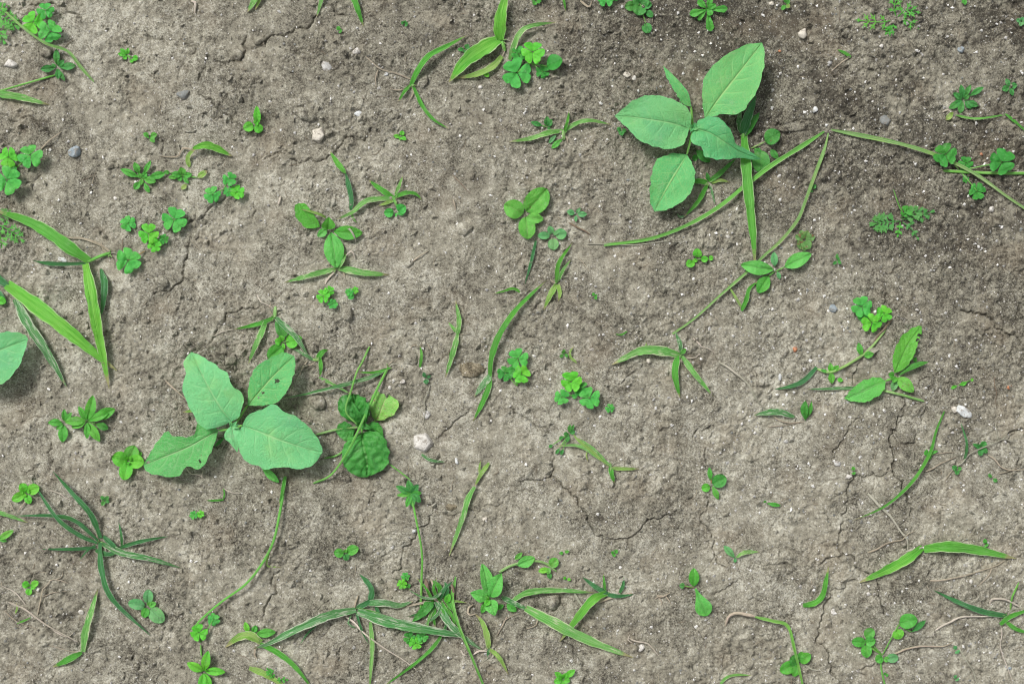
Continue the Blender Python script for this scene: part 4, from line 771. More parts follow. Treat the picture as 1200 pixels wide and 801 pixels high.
B(p, [(306,752,2), (292,744,8), (278,747,7), (264,758,1)], 12, 'grass_y'); B(p, [(305,754,2), (325,764,6), (345,780,6), (366,806,2)], 8, 'grass'); B(p, [(292,782,2), (312,790,4), (338,806,1)], 9, 'grass_y'); LF(p, (291,742), (287,728), 7, 'la', 'seed_b', (3,5)); LF(p, (296,742), (300,732), 7, 'la', 'seed', (3,5)); B(p, [(300,756,2), (298,766,2), (302,772,1)], 3, 'straw')
p = T('seedling', 'single flat oval leaf beside the arched yellow-streaked grass', 'seedling', 304, 742)
LF(p, (300,743), (323,740), 11, 'el', 'seed', (3,4)); LF(p, (301,740), (299,732), 5, 'el', 'seed', (2,3))
p = T('grass_sprig', 'long hair-thin stem curving down from the notched-leaf weed to a clover', 'grass', 334, 560)
TB(p, [(335,558,2), (328,600,8), (318,640,10), (292,680,10), (258,706,8), (233,728,5), (226,740,1)], 1.7, 'stem', name='stem', r1=1.3); B(p, [(334,558,4), (331,575,6), (327,592,6)], 5, 'grass', h=4)
B(p, [(316,645,7), (313,662,3), (330,664,1)], 3, 'grass_y')
p = T('grass_tuft', 'two broad sunlit blades spreading from one root beside the long crack', 'grass', 1082, 641)
B(p, [(1081,641,4), (1062,655,10), (1040,667,8), (1007,682,1)], 14, 'grass_b', fold=.2); B(p, [(1083,643,4), (1110,640,11), (1145,644,11), (1191,654,3)], 15, 'grass', fold=.2); TB(p, [(1062,646,.5), (1081,641,5)], 1.8, 'straw_g', name='stem')
p = T('grass_sprig', 'short bent blade with a dry pale base beside the branching crack', 'grass', 943, 709)
B(p, [(941,709,1), (955,706,3), (964,697,6), (968,680,7), (971,663,2)], 8.5, 'grass', roll=.2)
p = T('grass_tuft', 'low grass with one long leaning blade and a loop of dry straw', 'grass', 1180, 721)
B(p, [(1180,721,2), (1155,717,7), (1125,706,7), (1094,691,2)], 8, 'grass_d'); B(p, [(1172,731,2), (1184,722,6), (1208,713,3)], 7, 'grass'); B(p, [(1178,727,2), (1190,736,4), (1210,743,2)], 6, 'grass'); TB(p, [(1160,710,.5), (1162,702,4), (1178,702,5), (1194,710,3)], 1.2, 'straw_w', name='dry_loop'); TB(p, [(1184,714,1), (1186,700,5), (1194,682,2)], 1.3, 'stem', name='stem')
p = T('grass_sprig', 'thin curving blade arcing down from the bluish white stone', 'grass', 1106, 482)
B(p, [(1107,481,1), (1097,505,5), (1090,530,8), (1070,563,10), (1038,592,7), (1001,609,1)], 4.6, 'grass', fold=.35, prof=p_lance)
p = T('grass_sprig', 'bent stem turning from straw to green over round seedling leaves', 'grass', 850, 733)
TB(p, [(850,733,.5), (854,722,5), (864,718,7), (885,722,8)], 1.8, 'straw', name='dry_stem', r1=2.0); B(p, [(884,722,8), (905,727,9), (923,733,11), (931,760,10), (942,808,3)], 5.5, 'stem', fold=.4, name='stem', prof=p_band)
p = T('grass_sprig', 'small curved blade lying on bare crust near round seedling leaves', 'grass', 842, 801)
B(p, [(842,803,1), (852,793,4), (865,790,4), (882,791,1)], 4.5, 'grass_p')
p = T('grass_sprig', 'ragged half-white blade leaning beside the creeping stem', 'grass', 572, 543)
B(p, [(573,542,1), (563,556,4), (556,570,4)], 6, 'grass_y'); B(p, [(556,570,4), (548,585,6), (542,606,6), (526,652,1)], 8, 'grass_p'); B(p, [(562,556,3), (562,546,4), (564,538,2)], 3, 'grass_y')
p = T('grass_tuft', 'thin grass drooping over the bed border with a small leaf beside it', 'grass', -8, 598)
B(p, [(-12,597,2), (8,603,5), (33,612,1)], 6, 'grass_p'); LF(p, (-2,632), (16,621), 8, 'el', 'seed_s' if 'seed_s' in MATS else 'broad_s', (3,4)); LF(p, (-3,630), (8,634), 5, 'el', 'seed', (3,3))
for lab, bl in (('green blade tip hanging in beside the ring-shaped soil pit', [([(302,-12,4),(298,0,6),(290,14,1)],9,'grass_p')]),
                ('narrow dry-tipped blade pointing at the round white pebble', [([(410,-16,4),(416,2,7),(426,31,1)],9,'grass')]),
                ('small pale blade tip near a jagged soil crack', [([(380,-12,4),(376,2,5),(371,20,1)],5.5,'grass_p')]),
                ('faint yellow-green blade tip beside the ring-shaped pit and crack', [([(308,-10,4),(304,0,4),(299,12,1)],5,'grass_y')]),
                ('thin drooping blade beside small sprouts above the flat pebble-strewn soil', [([(657,-10,3),(661,2,5),(663,14,1)],4,'grass')])):
    p = T('grass_sprig', lab, 'grass', bl[0][0][0][0], bl[0][0][0][1])
    for q, w, m in bl: B(p, q, w, m)
p = T('grass_sprig', 'thin grass kinked in two past the narrow-leaved rosette', 'grass', 1121, 135)
B(p, [(1120,135), (1145,139), (1180,134)], 4, 'stem', h=5, prof=p_band); B(p, [(1179,134,2), (1190,143,4), (1206,157,2)], 4, 'grass')
p = T('grass_sprig', 'tiny green blade with two dry rootlets near the cream pebble', 'grass', 997, 67)
B(p, [(997,67,1), (990,62,3), (981,58,1)], 5, 'grass'); TB(p, [(996,67), (985,74), (974,84)], .8, 'straw', 1.5, 'root', .5); TB(p, [(992,65), (980,68), (964,69)], .6, 'straw_g', 1.2, 'root', .4)
p = T('grass_sprig', 'short blue-green blade joined to the grey dry stalk', 'grass', 886, 485)
B(p, [(931,488,2), (910,482,5), (884,486,1)], 9, 'grass_w', prof=p_lance)
p = T('seedling', 'small upright folded leaf beside the blue-green blade', 'seedling', 945, 491)
LF(p, (944,492), (944,469), 10, 'la', 'broad_d', (2,9), roll=.4); LF(p, (945,490), (951,470), 6, 'la', 'seed', (2,9), roll=-.5)

# ------------------------------------------------------------------ narrow-leaved rosettes
p = T('narrow_rosette', 'star-shaped narrow-leaved seedling under the arching stem near white quartz', 'seedling', 67, 79)
RS(p, (67,79), [(66,57,8,6), (47,81,9,4), (89,77,9,4), (68,93,7,5), (76,95,5,3), (75,70,6,5), (60,75,4)], 'seed_d', 'la')
p = T('narrow_rosette', 'glossy star-shaped rosette of nine pointed leaves', 'seedling', 103, 492)
RS(p, (102,493), [(109,463,13,10,.05), (92,476,8,8,.05), (76,494,11,7,.05), (135,479,13,5,.25), (127,484,10,10,.05), (117,517,11,7,.08), (102,514,8,7,.08), (84,501,9,5,.1), (127,502,9,3,.4,'broad_d')], 'broad', 'el', 4)
p = T('narrow_rosette', 'smaller five-leaved sprout touching the glossy star-shaped rosette', 'seedling', 74, 496)
RS(p, (75,495), [(75,479,7,6), (56,495,9,4), (73,518,12,3), (84,483,6,5), (66,503,5)], 'seed', 'el')
p = T('narrow_rosette', 'sprawling narrow-leaved rosette beside the small yellowing sprig', 'seedling', 168, 208)
RS(p, (166,209), [(141,198,8,5), (157,190,8,6,.3), (157,222,8,4,.3), (177,188,6,7,.2), (194,203,9,5,.3), (175,226,6,3,.3), (183,213,9,5), (172,202,7,4), (162,203,6,3), (165,217,4)], 'seed', 'la')
p = T('yellowing_sprig', 'small sprig with one yellow leaf next to the narrow-leaved rosette', 'seedling', 213, 206)
RS(p, (214,206), [(197,208,6,3,.3), (212,196,10,6,.1), (201,203,8,5,.1), (225,204,7,4), (208,211,7,3), (192,201,5,4,.7), (221,215,5,2)], 'seed', 'el'); LF(p, (231,208), (243,200), 8, 'el', 'grass_y', (2,3), pet=(214,206)); LF(p, (219,216), (212,222), 6, 'el', 'grass_y', (1,2))
p = T('grass_tuft', 'bent grass with a browning stem over a dry rootlet and dark hollow', 'grass', 226, 174)
B(p, [(222,196,1), (220,184,5), (228,174,9)], 8, 'grass_y', prof=p_band); B(p, [(226,174,9), (240,170,10), (252,173,8), (272,183,2)], 10, 'grass_b', prof=p_lance); TB(p, [(224,175,6), (214,174,3), (209,183,2), (198,184,1), (187,183,.5)], 1.2, 'straw', name='root', r1=.6)
p = T('narrow_rosette', 'dark narrow-leaved rosette with a pale shoot beside the kinked thin grass', 'seedling', 1129, 119)
RS(p, (1129,117), [(1117,109,7,5,.1), (1126,99,7,6,.1), (1138,99,6,7,.2), (1153,102,7,4,.3), (1147,124,8,4,.2), (1112,127,8,3), (1140,127,8,2), (1125,133,8,2), (1118,122,7,3), (1136,111,6,6)], 'seed_d', 'la'); LF(p, (1117,131), (1108,141), 7, 'el', 'grass_y', (2,2))
p = T('seedling', 'four-leaved seedling cross next to the dark narrow-leaved rosette', 'seedling', 1184, 102)
RS(p, (1184,102), [(1179,92,6), (1174,105,8), (1192,99,8), (1187,112,6)], 'seed_d', 'el')
p = T('toothed_rosette', 'rosette of small toothed leaves above the large smooth-leaved weed', 'weed', 829, 11)
for (a, b_, w, zt) in ((808,17,10,5), (853,10,9,5), (833,37,10,3), (818,0,9,6), (833,-3,8,8), (839,5,7,7), (818,24,6,3), (834,18,9,8)): LF(p, (829,11), (a, b_), w, 'sp', 'seed', (3, zt), teeth=.35)
p = T('round_sprout', 'cluster of small round leaves beside the toothed rosette', 'seedling', 750, 6)
RS(p, (750,5), [(732,8,12,5,.3), (747,18,17,6,.1), (757,-4,17,8,.1), (765,20,8,4,.5), (760,39,12,4,.65), (742,-2,11,6,.1), (764,5,11,6,.2)], 'seed_d', 'ro')
p = T('clover_plant', 'clover leaves dipping in next to the cluster of small round leaves', 'clover', 712, -8)
CL(p, (712,-8), (710,-2), 10, .5, 6, 'clover'); CL(p, (712,-8), (722,-8), 9, 1.1, 5, 'clover_d')
p = T('seedling', 'small green sprout with a dry curled blade beside it', 'seedling', 628, 0)
RS(p, (628,1), [(625,6,6), (634,2,6), (640,-5,6), (622,-4,6)], 'seed', 'el'); B(p, [(680,1), (690,8), (694,0)], 3, 'straw', h=3, name='dry_blade')
p = T('seedling', 'small ragged sprout near the cream pebble', 'seedling', 922, 4)
RS(p, (921,5), [(916,12,5), (926,9,6,3,.1,'grass_y'), (921,-4,6), (925,0,5)], 'seed', 'el')
p = T('seedling', 'tiny leaf tip among white grains near the blue pebble', 'seedling', 1130, 0)
RS(p, (1130,-2), [(1131,6,5), (1127,4,3)], 'seed', 'el')
p = T('seedling', 'small bluish seedling beside the kinked thin grass and blue pebble', 'seedling', 1197, 25)
RS(p, (1197,25), [(1191,23,5), (1199,20,5), (1196,31,5), (1203,27,6)], 'seed_g', 'ro')

# ------------------------------------------------------------------ finely cut leaves
p = T('feathery_plant', 'feathery finely cut seedling among white grains beside the cream pebble', 'weed', 1050, 22)
FE(p, [(1048,24), (1030,26), (1008,24)], 13, 3, 1.7, 'feather', 5, 1); FE(p, [(1047,26), (1046,32), (1040,38)], 9, 3, 1.8, 'feather', 4, 1); FE(p, [(1052,20), (1062,12), (1074,14)], 12, 3, 1.7, 'feather', 6, 1); FE(p, [(1052,24), (1062,24), (1074,32)], 10, 2, 1.7, 'feather', 4, 1); FE(p, [(1050,20), (1048,8), (1052,-6)], 11, 3, 1.7, 'feather', 5, 1)
p = T('feathery_plant', 'lobed grey-green feathery seedling with a thin upright shoot', 'weed', 1056, 258)
FE(p, [(1055,259), (1042,260), (1026,262)], 14, 4, 2.9, 'feather_g', 5, 2); FE(p, [(1057,258), (1068,252), (1078,246)], 11, 3, 2.6, 'feather_g', 6, 2); FE(p, [(1057,257), (1070,256), (1092,248)], 9, 3, 2.2, 'feather_g', 4, 2); FE(p, [(1056,256), (1060,250), (1066,244)], 9, 3, 2.8, 'feather', 8, 2); FE(p, [(1057,260), (1068,268), (1076,280)], 6, 2, 2.6, 'feather_g', 3, 1); FE(p, [(1055,260), (1054,268), (1052,276)], 6, 2, 2.4, 'feather', 3, 1)
TB(p, [(1062,256,1), (1054,242,8), (1047,222,10)], 1.1, 'stem', name='shoot', r1=.6)
p = T('feathery_plant', 'lacy light green leaf below the broad-bladed grass', 'weed', -4, 262)
FE(p, [(-6,262), (8,268), (24,280)], 12, 4, 1.4, 'feather'); FE(p, [(-6,258), (4,252), (10,248)], 9, 3, 1.8, 'feather_g'); FE(p, [(-4,264), (0,276), (2,290)], 10, 3, 1.3, 'feather')
p = T('feathery_plant', 'yellow-green lacy leaf next to the clover under the arching stem', 'weed', -2, 22)
FE(p, [(-8,20), (6,22), (18,30)], 13, 4, 2.2, 'feather'); FE(p, [(-8,24), (-2,36), (4,48)], 10, 3, 2.0, 'feather'); FE(p, [(-8,16), (0,10), (8,8)], 8, 3, 1.8, 'feather')
p = T('feathery_plant', 'tiny fringed leaf behind the arched yellow-streaked grass', 'weed', 322, 794)
FE(p, [(322,796), (318,790), (314,784)], 6, 3, 1.6, 'feather'); FE(p, [(323,797), (328,796), (336,796)], 5, 2, 1.6, 'feather')

# ------------------------------------------------------------------ clovers
def clover(label, base, leaves):
    p = T('clover_plant', label, 'clover', base[0], base[1])
    for l in leaves: CL(p, base, l[:2], l[2], l[3] if len(l) > 3 else None, l[4] if len(l) > 4 else 7, l[5] if len(l) > 5 else 'clover', l[6] if len(l) > 6 else 'stem')
    return p
clover('clover with three overlapping leaves under the long arching stem', (48,33), [(53,12,10,.4,9,'clover'), (39,26,13,2.0,8,'clover_b'), (59,37,14,1.2,11)])
clover('clover with one scalloped round leaf beside yellow straw and folded leaflets', (20,196), [(35,182,14,.3,11), (10,184,12,1.6,8,'clover_b'), (8,211,16,.9,10), (14,200,7,0,5,'clover_d')])
clover('lone clover leaf on a red stalk beside the root of the broad-bladed grass', (170,294), [(150,305,16,1.0,9,'clover','stem_r')])
clover('small clover sprig with lime leaflets among three separate clover leaves', (184,280), [(174,274,12,.6,8,'clover_b'), (181,287,8,1.3,7,'clover_b'), (192,280,6,.2,6,'clover_d')])
clover('scalloped clover leaf uphill of the lime-leafleted sprig', (196,268), [(204,257,14,.8,9)])
clover('little brown-edged clover leaf near the lime-leafleted sprig', (153,268), [(150,262,9,2.0,6,'clover')])
clover('clover with one leaf apart and two stacked beside a soil crack', (262,222), [(249,228,10,.3,8), (269,210,8,1.0,8), (278,225,9,.1,8,'clover_b'), (268,225,6,1.4,5)])
clover('small clover pair below the straw-edged grass blades', (384,350), [(379,347,8,.4,7,'clover_b'), (386,341,6,1.0,6,'clover_b'), (390,356,6,1.6,5,'clover')])
clover('tiny clover sprout beside the half-buried round dark stone', (412,344), [(409,342,5,.4,5), (416,340,4,1.0,5,'clover_b'), (411,347,4,1.9,4)])
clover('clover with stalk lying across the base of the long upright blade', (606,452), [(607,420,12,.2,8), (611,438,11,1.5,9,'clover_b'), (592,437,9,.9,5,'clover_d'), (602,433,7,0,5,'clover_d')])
clover('clover with three round bright leaves beside a crack and flattened grass', (675,462), [(669,447,13,.4,9,'clover_b'), (658,465,9,1.2,7), (691,466,13,.0,8), (681,455,9,.7,4,'clover_d'), (673,464,3,.7,4)])
clover('tiny clover leaf beside a white chip near the three bright round clover leaves', (714,480), [(715,478,5.5,.5,4)])
clover('clover with three leaves beside the brown straight stick', (1026,372), [(1010,359,13,.3,9), (1036,367,10,1.1,9,'clover_b'), (1022,378,12,.8,8,'clover_b'), (1012,371,7,.2,4,'clover_d')])
clover('dark clover with leaves either side of the long pale stem', (1125,200), [(1108,181,14,.2,12,'clover_d'), (1174,190,16,1.0,12,'clover_d'), (1132,191,9,.6,5,'clover_d'), (1145,224,10,1.4,6,'clover_d'), (1132,210,4,0,3,'clover_d')])
clover('small clover below the white-streaked sprawling grass', (487,756), [(480,747,7,.3,6,'clover_d'), (487,753,8,1.3,7,'clover_b'), (495,745,7,.7,6,'clover')])
clover('clover sprig at the lower end of the hair-thin stem', (235,752), [(233,741,10,.3,8,'clover_b'), (250,725,8,1.0,7)])
clover('tiny clover beside the glossy cross seedling and thin upright stem', (474,688), [(475,675,5,.4,6), (471,684,6,1.4,7,'clover_b'), (478,686,3,.2,3,'clover_d')])
clover('tiny clover sprout on crust below the notched-leaf weed', (231,604), [(227,603,5,.2,4), (235,602,4.5,1.0,4,'clover_b')])
p = T('seedling', 'round pale leaf half under the wide lime-green blade', 'seedling', -4, 352); LF(p, (-6,350), (7,354), 10, 'ro', 'seed_b', (2,4))

# ------------------------------------------------------------------ seedlings
def seedling(label, c, leaves, mat='seed', shape='ro', name='seedling'):
    p = T(name, label, 'seedling', c[0], c[1]); RS(p, c, leaves, mat, shape); return p
seedling('curled two-headed sprout on bare crust beside the arching stem', (149,65), [(141,57,6,4), (144,69,6,3), (150,56,5,5), (138,63,5), (162,69,7,3,.5), (156,73,6,3,.6)], 'seed_b', 'el')
seedling('tiny three-leaf sprout above the bent browning grass', (175,160), [(168,156,6), (184,157,7), (181,167,6), (172,161,3)], 'seed', 'el')
p = seedling('upright seedling with two round bases by the crack, bent like a hook', (298,146), [(285,151,12,5,.1), (307,154,11,3,.1), (302,142,7,6)], 'seed_b', 'ro'); LF(p, (302,146), (301,124), 9, 'el', 'seed_b', (3,9))
seedling('tiny pair of green dots below the small pale blade tip', (398,36), [(395,31,5), (400,38,5), (401,35,3)], 'seed')
seedling('tiny sprout on crust beside the narrow dry-tipped blade', (474,28), [(470,26,4), (478,29,6), (475,24,4)], 'seed_d')
seedling('tiny three-lobed sprout below the wiry grass with dry roots', (470,160), [(461,159,5), (472,153,6), (476,164,5), (468,164,4)], 'seed_b', 'el')
seedling('seedling with four round leaves tucked against the chewed, notched leaf', (150,540), [(131,535,18,6,.1), (169,541,17,6,.1), (145,562,16,5,.1), (158,522,18,5,.1,'broad_s'), (152,534,7,9), (148,543,7,9), (166,530,8,3)], 'seed_b', 'ro')
seedling('seedling of six small leaves where two thin dark blades meet the crust', (30,577), [(14,586,11,4,.1), (24,566,11,6,.1), (46,570,13,5,.15), (35,590,9,3,.2), (33,573,8,7), (26,580,7,6)], 'seed_b', 'ro')
seedling('tiny four-leaf cross above the long dark grass tuft', (123,586), [(118,581,5), (127,581,5), (119,592,5), (128,588,4)], 'seed_d')
seedling('small light seedling with four leaves beside a white grain', (35,687), [(26,683,9,4,.2), (45,681,8,4,.2), (33,697,8,3,.2), (42,688,6), (34,684,4)], 'seed_b', 'ro')
seedling('greyish rosette of four oval leaves beside the curving dark blade tip', (173,710), [(150,706,13,5,.15,'seed_g'), (174,690,12,5,.2,'seed_g'), (192,728,17,4,.15,'seed_g'), (168,723,10,4,.15), (183,706,7,4), (176,705,5)], 'seed', 'ro')
p = seedling('four-leaved upright seedling just below the clover sprig on the hair-thin stem', (239,786), [(244,762,11,9,.05), (219,776,11,7,.05), (264,787,10,7,.05), (235,808,10,5,.1), (247,806,9,5,.1), (240,782,6,10)], 'seed_b', 'el'); TB(p, [(236,768,3), (235,755,2)], 1.0, 'stem', name='runner')
seedling('pair of round seedling leaves between crusted mounds above the streaked grass', (404,648), [(391,647,11,5,.1), (420,641,12,6,.15), (407,656,8,2,.1,'seed_d'), (405,643,5,6)], 'seed', 'ro')
p = seedling('two-leaf seedling, one leaf upright and one spoon-shaped, beside a small sprout', (813,688), [(796,685,7,3,.6)], 'seed_d', 'el'); LF(p, (813,687), (813,665), 13, 'el', 'broad', (2,7)); LF(p, (815,689), (829,721), 20, 'sp', 'broad_p', (3,5), nv=10); TB(p, [(813,688,1), (806,687,1.5), (799,685,1)], .9, 'stem_r', name='stem')
p = T('seedling', 'forked seedling of two slender leaves on smooth crust', 'seedling', 862, 653); LF(p, (861,653), (848,639), 8, 'la', 'seed_g', (2,4)); B(p, [(863,653), (872,647), (890,646)], 6, 'grass_p', h=4, name='leaf', prof=p_lance); LF(p, (862,653), (861,659), 4, 'la', 'seed_g', (1,1))
p = T('seedling', 'seedling with one shiny round leaf, one small, and a narrow pair', 'seedling', 834, 566); LF(p, (835,567), (851,559), 16, 'ro', 'mint', (3,5)); LF(p, (832,570), (822,572), 10, 'ro', 'seed_b', (2,3)); LF(p, (833,563), (831,547), 6, 'la', 'seed', (2,6)); LF(p, (835,569), (842,585), 7, 'la', 'seed', (2,3)); TB(p, [(834,566,1), (833,560,2)], 1.0, 'stem_r', name='stem')
seedling('tiny pair of leaves near the big curved crack', (720,648), [(716,646,4), (724,644,5), (719,652,5)], 'seed', 'el')
seedling('tiny flat leaf pair beside the creeping stem with a ribbed leaf', (661,647), [(655,648,4), (667,645,4)], 'seed', 'el')
seedling('tiny yellow-green leaf under the creeping stem with a ribbed leaf', (664,678), [(660,676,4), (669,679,4)], 'seed_b', 'el')
seedling('little bushy sprout with six leaves beside fine cracks', (660,795), [(650,787,7,4), (674,784,8,6,.2), (656,802,9,3), (668,798,8,4), (649,799,8,4), (664,788,7,6), (658,792,10,7)], 'seed_b', 'el')
p = T('branching_seedling', 'branching seedling with round leaves on two stalks beside dry straw', 'weed', 1034, 768)
for b_, t_, w in (((1014,746),(1024,737),13), ((1014,752),(998,751),12), ((1014,752),(1026,750),12), ((1015,755),(1016,770),13)): LF(p, b_, t_, w, 'ro', 'seed', (6,8), pet=(1034,767))
LF(p, (1054,730), (1075,725), 18, 'ro', 'seed', (7,9), pet=(1034,767), nv=10); LF(p, (1050,737), (1055,748), 14, 'ro', 'seed_b', (6,6), pet=(1034,767)); LF(p, (1068,740), (1085,726), 7, 'la', 'seed_d', (4,5), pet=(1054,732,7)); LF(p, (1034,769), (1026,774), 11, 'ro', 'seed', (4,5)); LF(p, (1039,771), (1053,770), 11, 'ro', 'seed_g', (4,5)); TB(p, [(1032,772,1), (1033,785,2), (1038,806,1)], 1.1, 'stem', name='stem'); LF(p, (1036,770), (1042,774), 7, 'ro', 'seed', (4,4))
p = seedling('seedling of curled round leaves under the bent straw-to-green stem', (936,776), [(914,786,15,4,.15), (926,770,16,5,.1,'broad_d'), (950,766,13,5,.1), (940,763,10,6,.1), (930,792,10,3,.15)], 'broad', 'ro'); TB(p, [(943,778,1), (952,784,2), (962,785,.5)], .9, 'straw_g', name='dry_stem')
seedling('tiny green leaf growing in the forked crack', (1000,552), [(1000,546,5,4), (1001,556,5)], 'seed', 'el')
seedling('tiny leaf on bare crust near the grey dry stalk', (897,589), [(915,592,5,3,.1), (896,586,4)], 'seed', 'la')
seedling('tiny leaf below the broad sunlit blade', (1155,637), [(1154,631,5), (1157,640,6)], 'seed', 'ro')
seedling('tiny bluish leaf beside the forked dry straw', (1121,761), [(1118,756,5), (1123,765,7)], 'seed_g', 'el')
seedling('tiny pale leaf below the forked dry straw', (1121,794), [(1118,791,5), (1123,797,6)], 'seed_g', 'el')
seedling('tiny speck of green beside the branching seedling stem', (1038,790), [(1036,788,4), (1041,791,4)], 'seed', 'ro')
seedling('small leafy bits on the wiry dry straw beside the long blade', (1150,524), [(1155,517,8,4), (1144,522,6), (1149,534,7), (1157,530,6), (1140,520,4)], 'seed_d', 'ro')
seedling('three tiny leaves beside the wiry dry straw base', (1122,550), [(1116,546,6), (1127,548,5), (1121,556,6)], 'seed_d', 'ro')
seedling('tiny sprig with dry crumbs where the thin blade arcs over', (1088,531), [(1083,529,7), (1094,531,5), (1099,528,4), (1090,538,5)], 'seed', 'ro')
seedling('tiny green sliver near a rusty straw', (1163,560), [(1158,555,4), (1169,564,5)], 'seed_d', 'la')
seedling('tiny yellow-green blade near the bluish white stone', (1123,451), [(1114,455,4,1), (1133,448,5,3), (1141,444,4,3,.8)], 'seed_b', 'la')
seedling('tiny shred of weed beside a small curved blade above the bright round clover', (661,414), [(656,419,4), (661,409,4), (666,418,4), (658,412,3)], 'broad_d', 'la')
p = T('grass_sprig', 'small hooked blade above the three bright round clover leaves', 'grass', 676, 424); B(p, [(677,425,1), (669,419,4), (668,412,5), (673,405,2)], 4, 'grass_y')
p = T('grass_sprig', 'tiny green blade among tan straw bits on a brown mound', 'grass', 493, 428); B(p, [(492,430), (494,416), (492,404)], 4.5, 'grass', h=5); TB(p, [(492,406), (485,404), (481,408)], .8, 'straw', 1.5, 'root', .5); TB(p, [(493,404), (501,403), (505,412)], .8, 'straw', 1.5, 'root', .5)
p = T('seedling', 'tiny blue-green scrap of leaf below the small blade in straw bits', 'seedling', 499, 443); RS(p, (499,443), [(496,436,5), (500,450,7), (505,440,4)], 'grass_d', 'el')
p = T('grass_sprig', 'short blade lying against the foot of the grey-white angular stone', 'grass', 494, 533); B(p, [(494,532), (505,539), (522,541)], 4.5, 'grass_w', h=3)
p = T('grass_sprig', 'tiny L-shaped blade on crust below the chewed, notched leaf', 'grass', 262, 585); B(p, [(262,585), (252,586), (241,586)], 3, 'grass', h=2); B(p, [(262,584), (263,577), (261,571)], 2.5, 'grass', h=2)
p = T('grass_sprig', 'tiny thin green thread on bare soil near the cream crumb', 'grass', 725, 390); B(p, [(735,388), (728,392), (720,391)], 2.6, 'grass', h=2)
p = T('grass_sprig', 'tiny thread of grass by the dry straw cluster near the streaked blade', 'grass', 20, 730); B(p, [(20,730), (30,726), (38,722)], 3, 'grass', h=2); B(p, [(18,718), (20,712), (19,706)], 2.5, 'grass_y', h=2)

# ------------------------------------------------------------------ dry straw and twigs
st = straw
st('straw', 'yellow straw lying beside the scalloped clover leaf', 'straw', [(48,175),(60,163),(72,154)], 1.3, 'straw')
st('twig', 'short brown stick below the tiny grey-green seedling', 'twig', [(667,261),(678,267),(692,275)], 1.9, 'twig', 2)
st('straw', 'hair-thin pale straw under the long curving green stem', 'straw', [(688,286),(745,287),(805,284)], .8, 'straw_g', 1.5)
st('straw', 'tan straw leaning against the tallest toothed leaf', 'straw', [(194,446),(206,457),(222,471)], 1.5, 'straw', 3)
st('twig', 'straight brown stick beside the three-leaved clover and plantain', 'twig', [(1046,374),(1036,386),(1024,402)], 2.0, 'twig', 2)
st('straw', 'grey dry stalk ending at the blue-green blade', 'straw', [(842,424),(858,434),(878,452),(899,480)], 1.8, 'straw_g', 3)
st('straw', 'thin straw at the base of the streaked leaning grass', 'straw', [(812,396),(822,406),(838,414)], 1.2, 'straw_w', 2, extra=[[(804,420),(816,418),(826,406)]])
st('straw', 'dry straw under the small upright folded leaf', 'straw', [(906,487),(915,493),(940,494)], 1.1, 'straw', 2, extra=[[(900,500),(920,498),(942,494)]])
st('straw', 'long white straw beside the pale folded blade', 'straw', [(10,705),(30,714),(60,735),(92,752)], 1.5, 'straw_w', 3, extra=[[(30,708),(18,694),(2,686)], [(62,738),(78,746),(86,740)]])
st('straw', 'dry curled straw below the small light seedling', 'straw', [(44,720),(50,690),(60,679),(80,683)], 1.1, 'straw', 3, extra=[[(48,700),(62,694),(78,692)], [(60,680),(72,676),(74,668)], [(5,715),(20,728),(42,736)]])
st('straw', 'dry root thread beside the pale folded blade base', 'straw', [(96,765),(80,762),(55,755)], .9, 'straw', 1.5)
st('straw', 'short straw upright against the grey-white angular stone', 'straw', [(504,451),(497,470),(495,498)], 1.0, 'straw_g', 2)
st('straw', 'thin straw pointing into the grey-white angular stone', 'straw', [(463,492),(473,500),(484,511)], .9, 'straw_g', 2)
st('straw', 'tan straw on a small mound above the round dark stone', 'straw', [(484,306),(493,299),(502,294)], 1.3, 'straw', 2)
st('twig', 'short pale twig beside the deep soil hole', 'twig', [(531,234),(533,240),(534,247)], 1.2, 'straw', 2)
st('straw', 'looped white straw above the torn wilted grass', 'straw', [(301,345),(306,354),(320,361)], 1.1, 'straw_w', 2)
st('straw', 'faint straw tip joined to the torn wilted grass', 'straw', [(250,394),(262,388),(274,386)], .9, 'straw_w', 1.2)
st('straw', 'long white straw trailing from the white-streaked grass over crust', 'straw', [(405,722),(425,740),(455,762),(488,784)], 1.5, 'straw_w', 5)
st('straw', 'bent straw beside the cross-shaped glossy seedling', 'straw', [(594,722),(588,734),(582,745)], 1.2, 'straw', 2, extra=[[(590,728),(598,722),(610,718)]])
st('straw', 'twisted tan straw below the broad pale grass', 'straw', [(630,722),(628,732),(615,737)], 1.2, 'straw', 2)
st('straw', 'grey split straw with a pale end above the sunlit blades', 'straw', [(1017,578),(1030,592),(1050,614),(1063,632),(1064,645)], 2.0, 'straw_g', 3)
st('straw', 'curved straw touching the grey split straw', 'straw', [(1017,647),(1038,637),(1058,632),(1072,622)], 1.4, 'straw', 3)
st('straw', 'forked brown straw below the broad sunlit blade', 'straw', [(1090,680),(1112,678),(1150,668),(1178,656)], 1.5, 'straw', 3, extra=[[(1163,663),(1158,675),(1145,687)]])
st('straw', 'long thin straw running from the branching seedling', 'straw', [(1048,766),(1062,760),(1095,757),(1118,751)], 1.7, 'straw', 3)
st('straw', 'thin straw stalk lying below the straw of the branching seedling', 'straw', [(1118,751),(1130,770),(1140,785),(1147,806)], 1.2, 'straw_g', 3)
st('straw', 'pale split straw under the leaning low grass blade', 'straw', [(1096,738),(1115,728),(1130,722),(1180,720)], 1.6, 'straw_w', 3, extra=[[(1110,732),(1120,724),(1132,726)]])
st('straw', 'thin white straw leaning below the loop of dry straw', 'straw', [(1174,735),(1172,755),(1180,780),(1188,806)], .9, 'straw_w', 3)
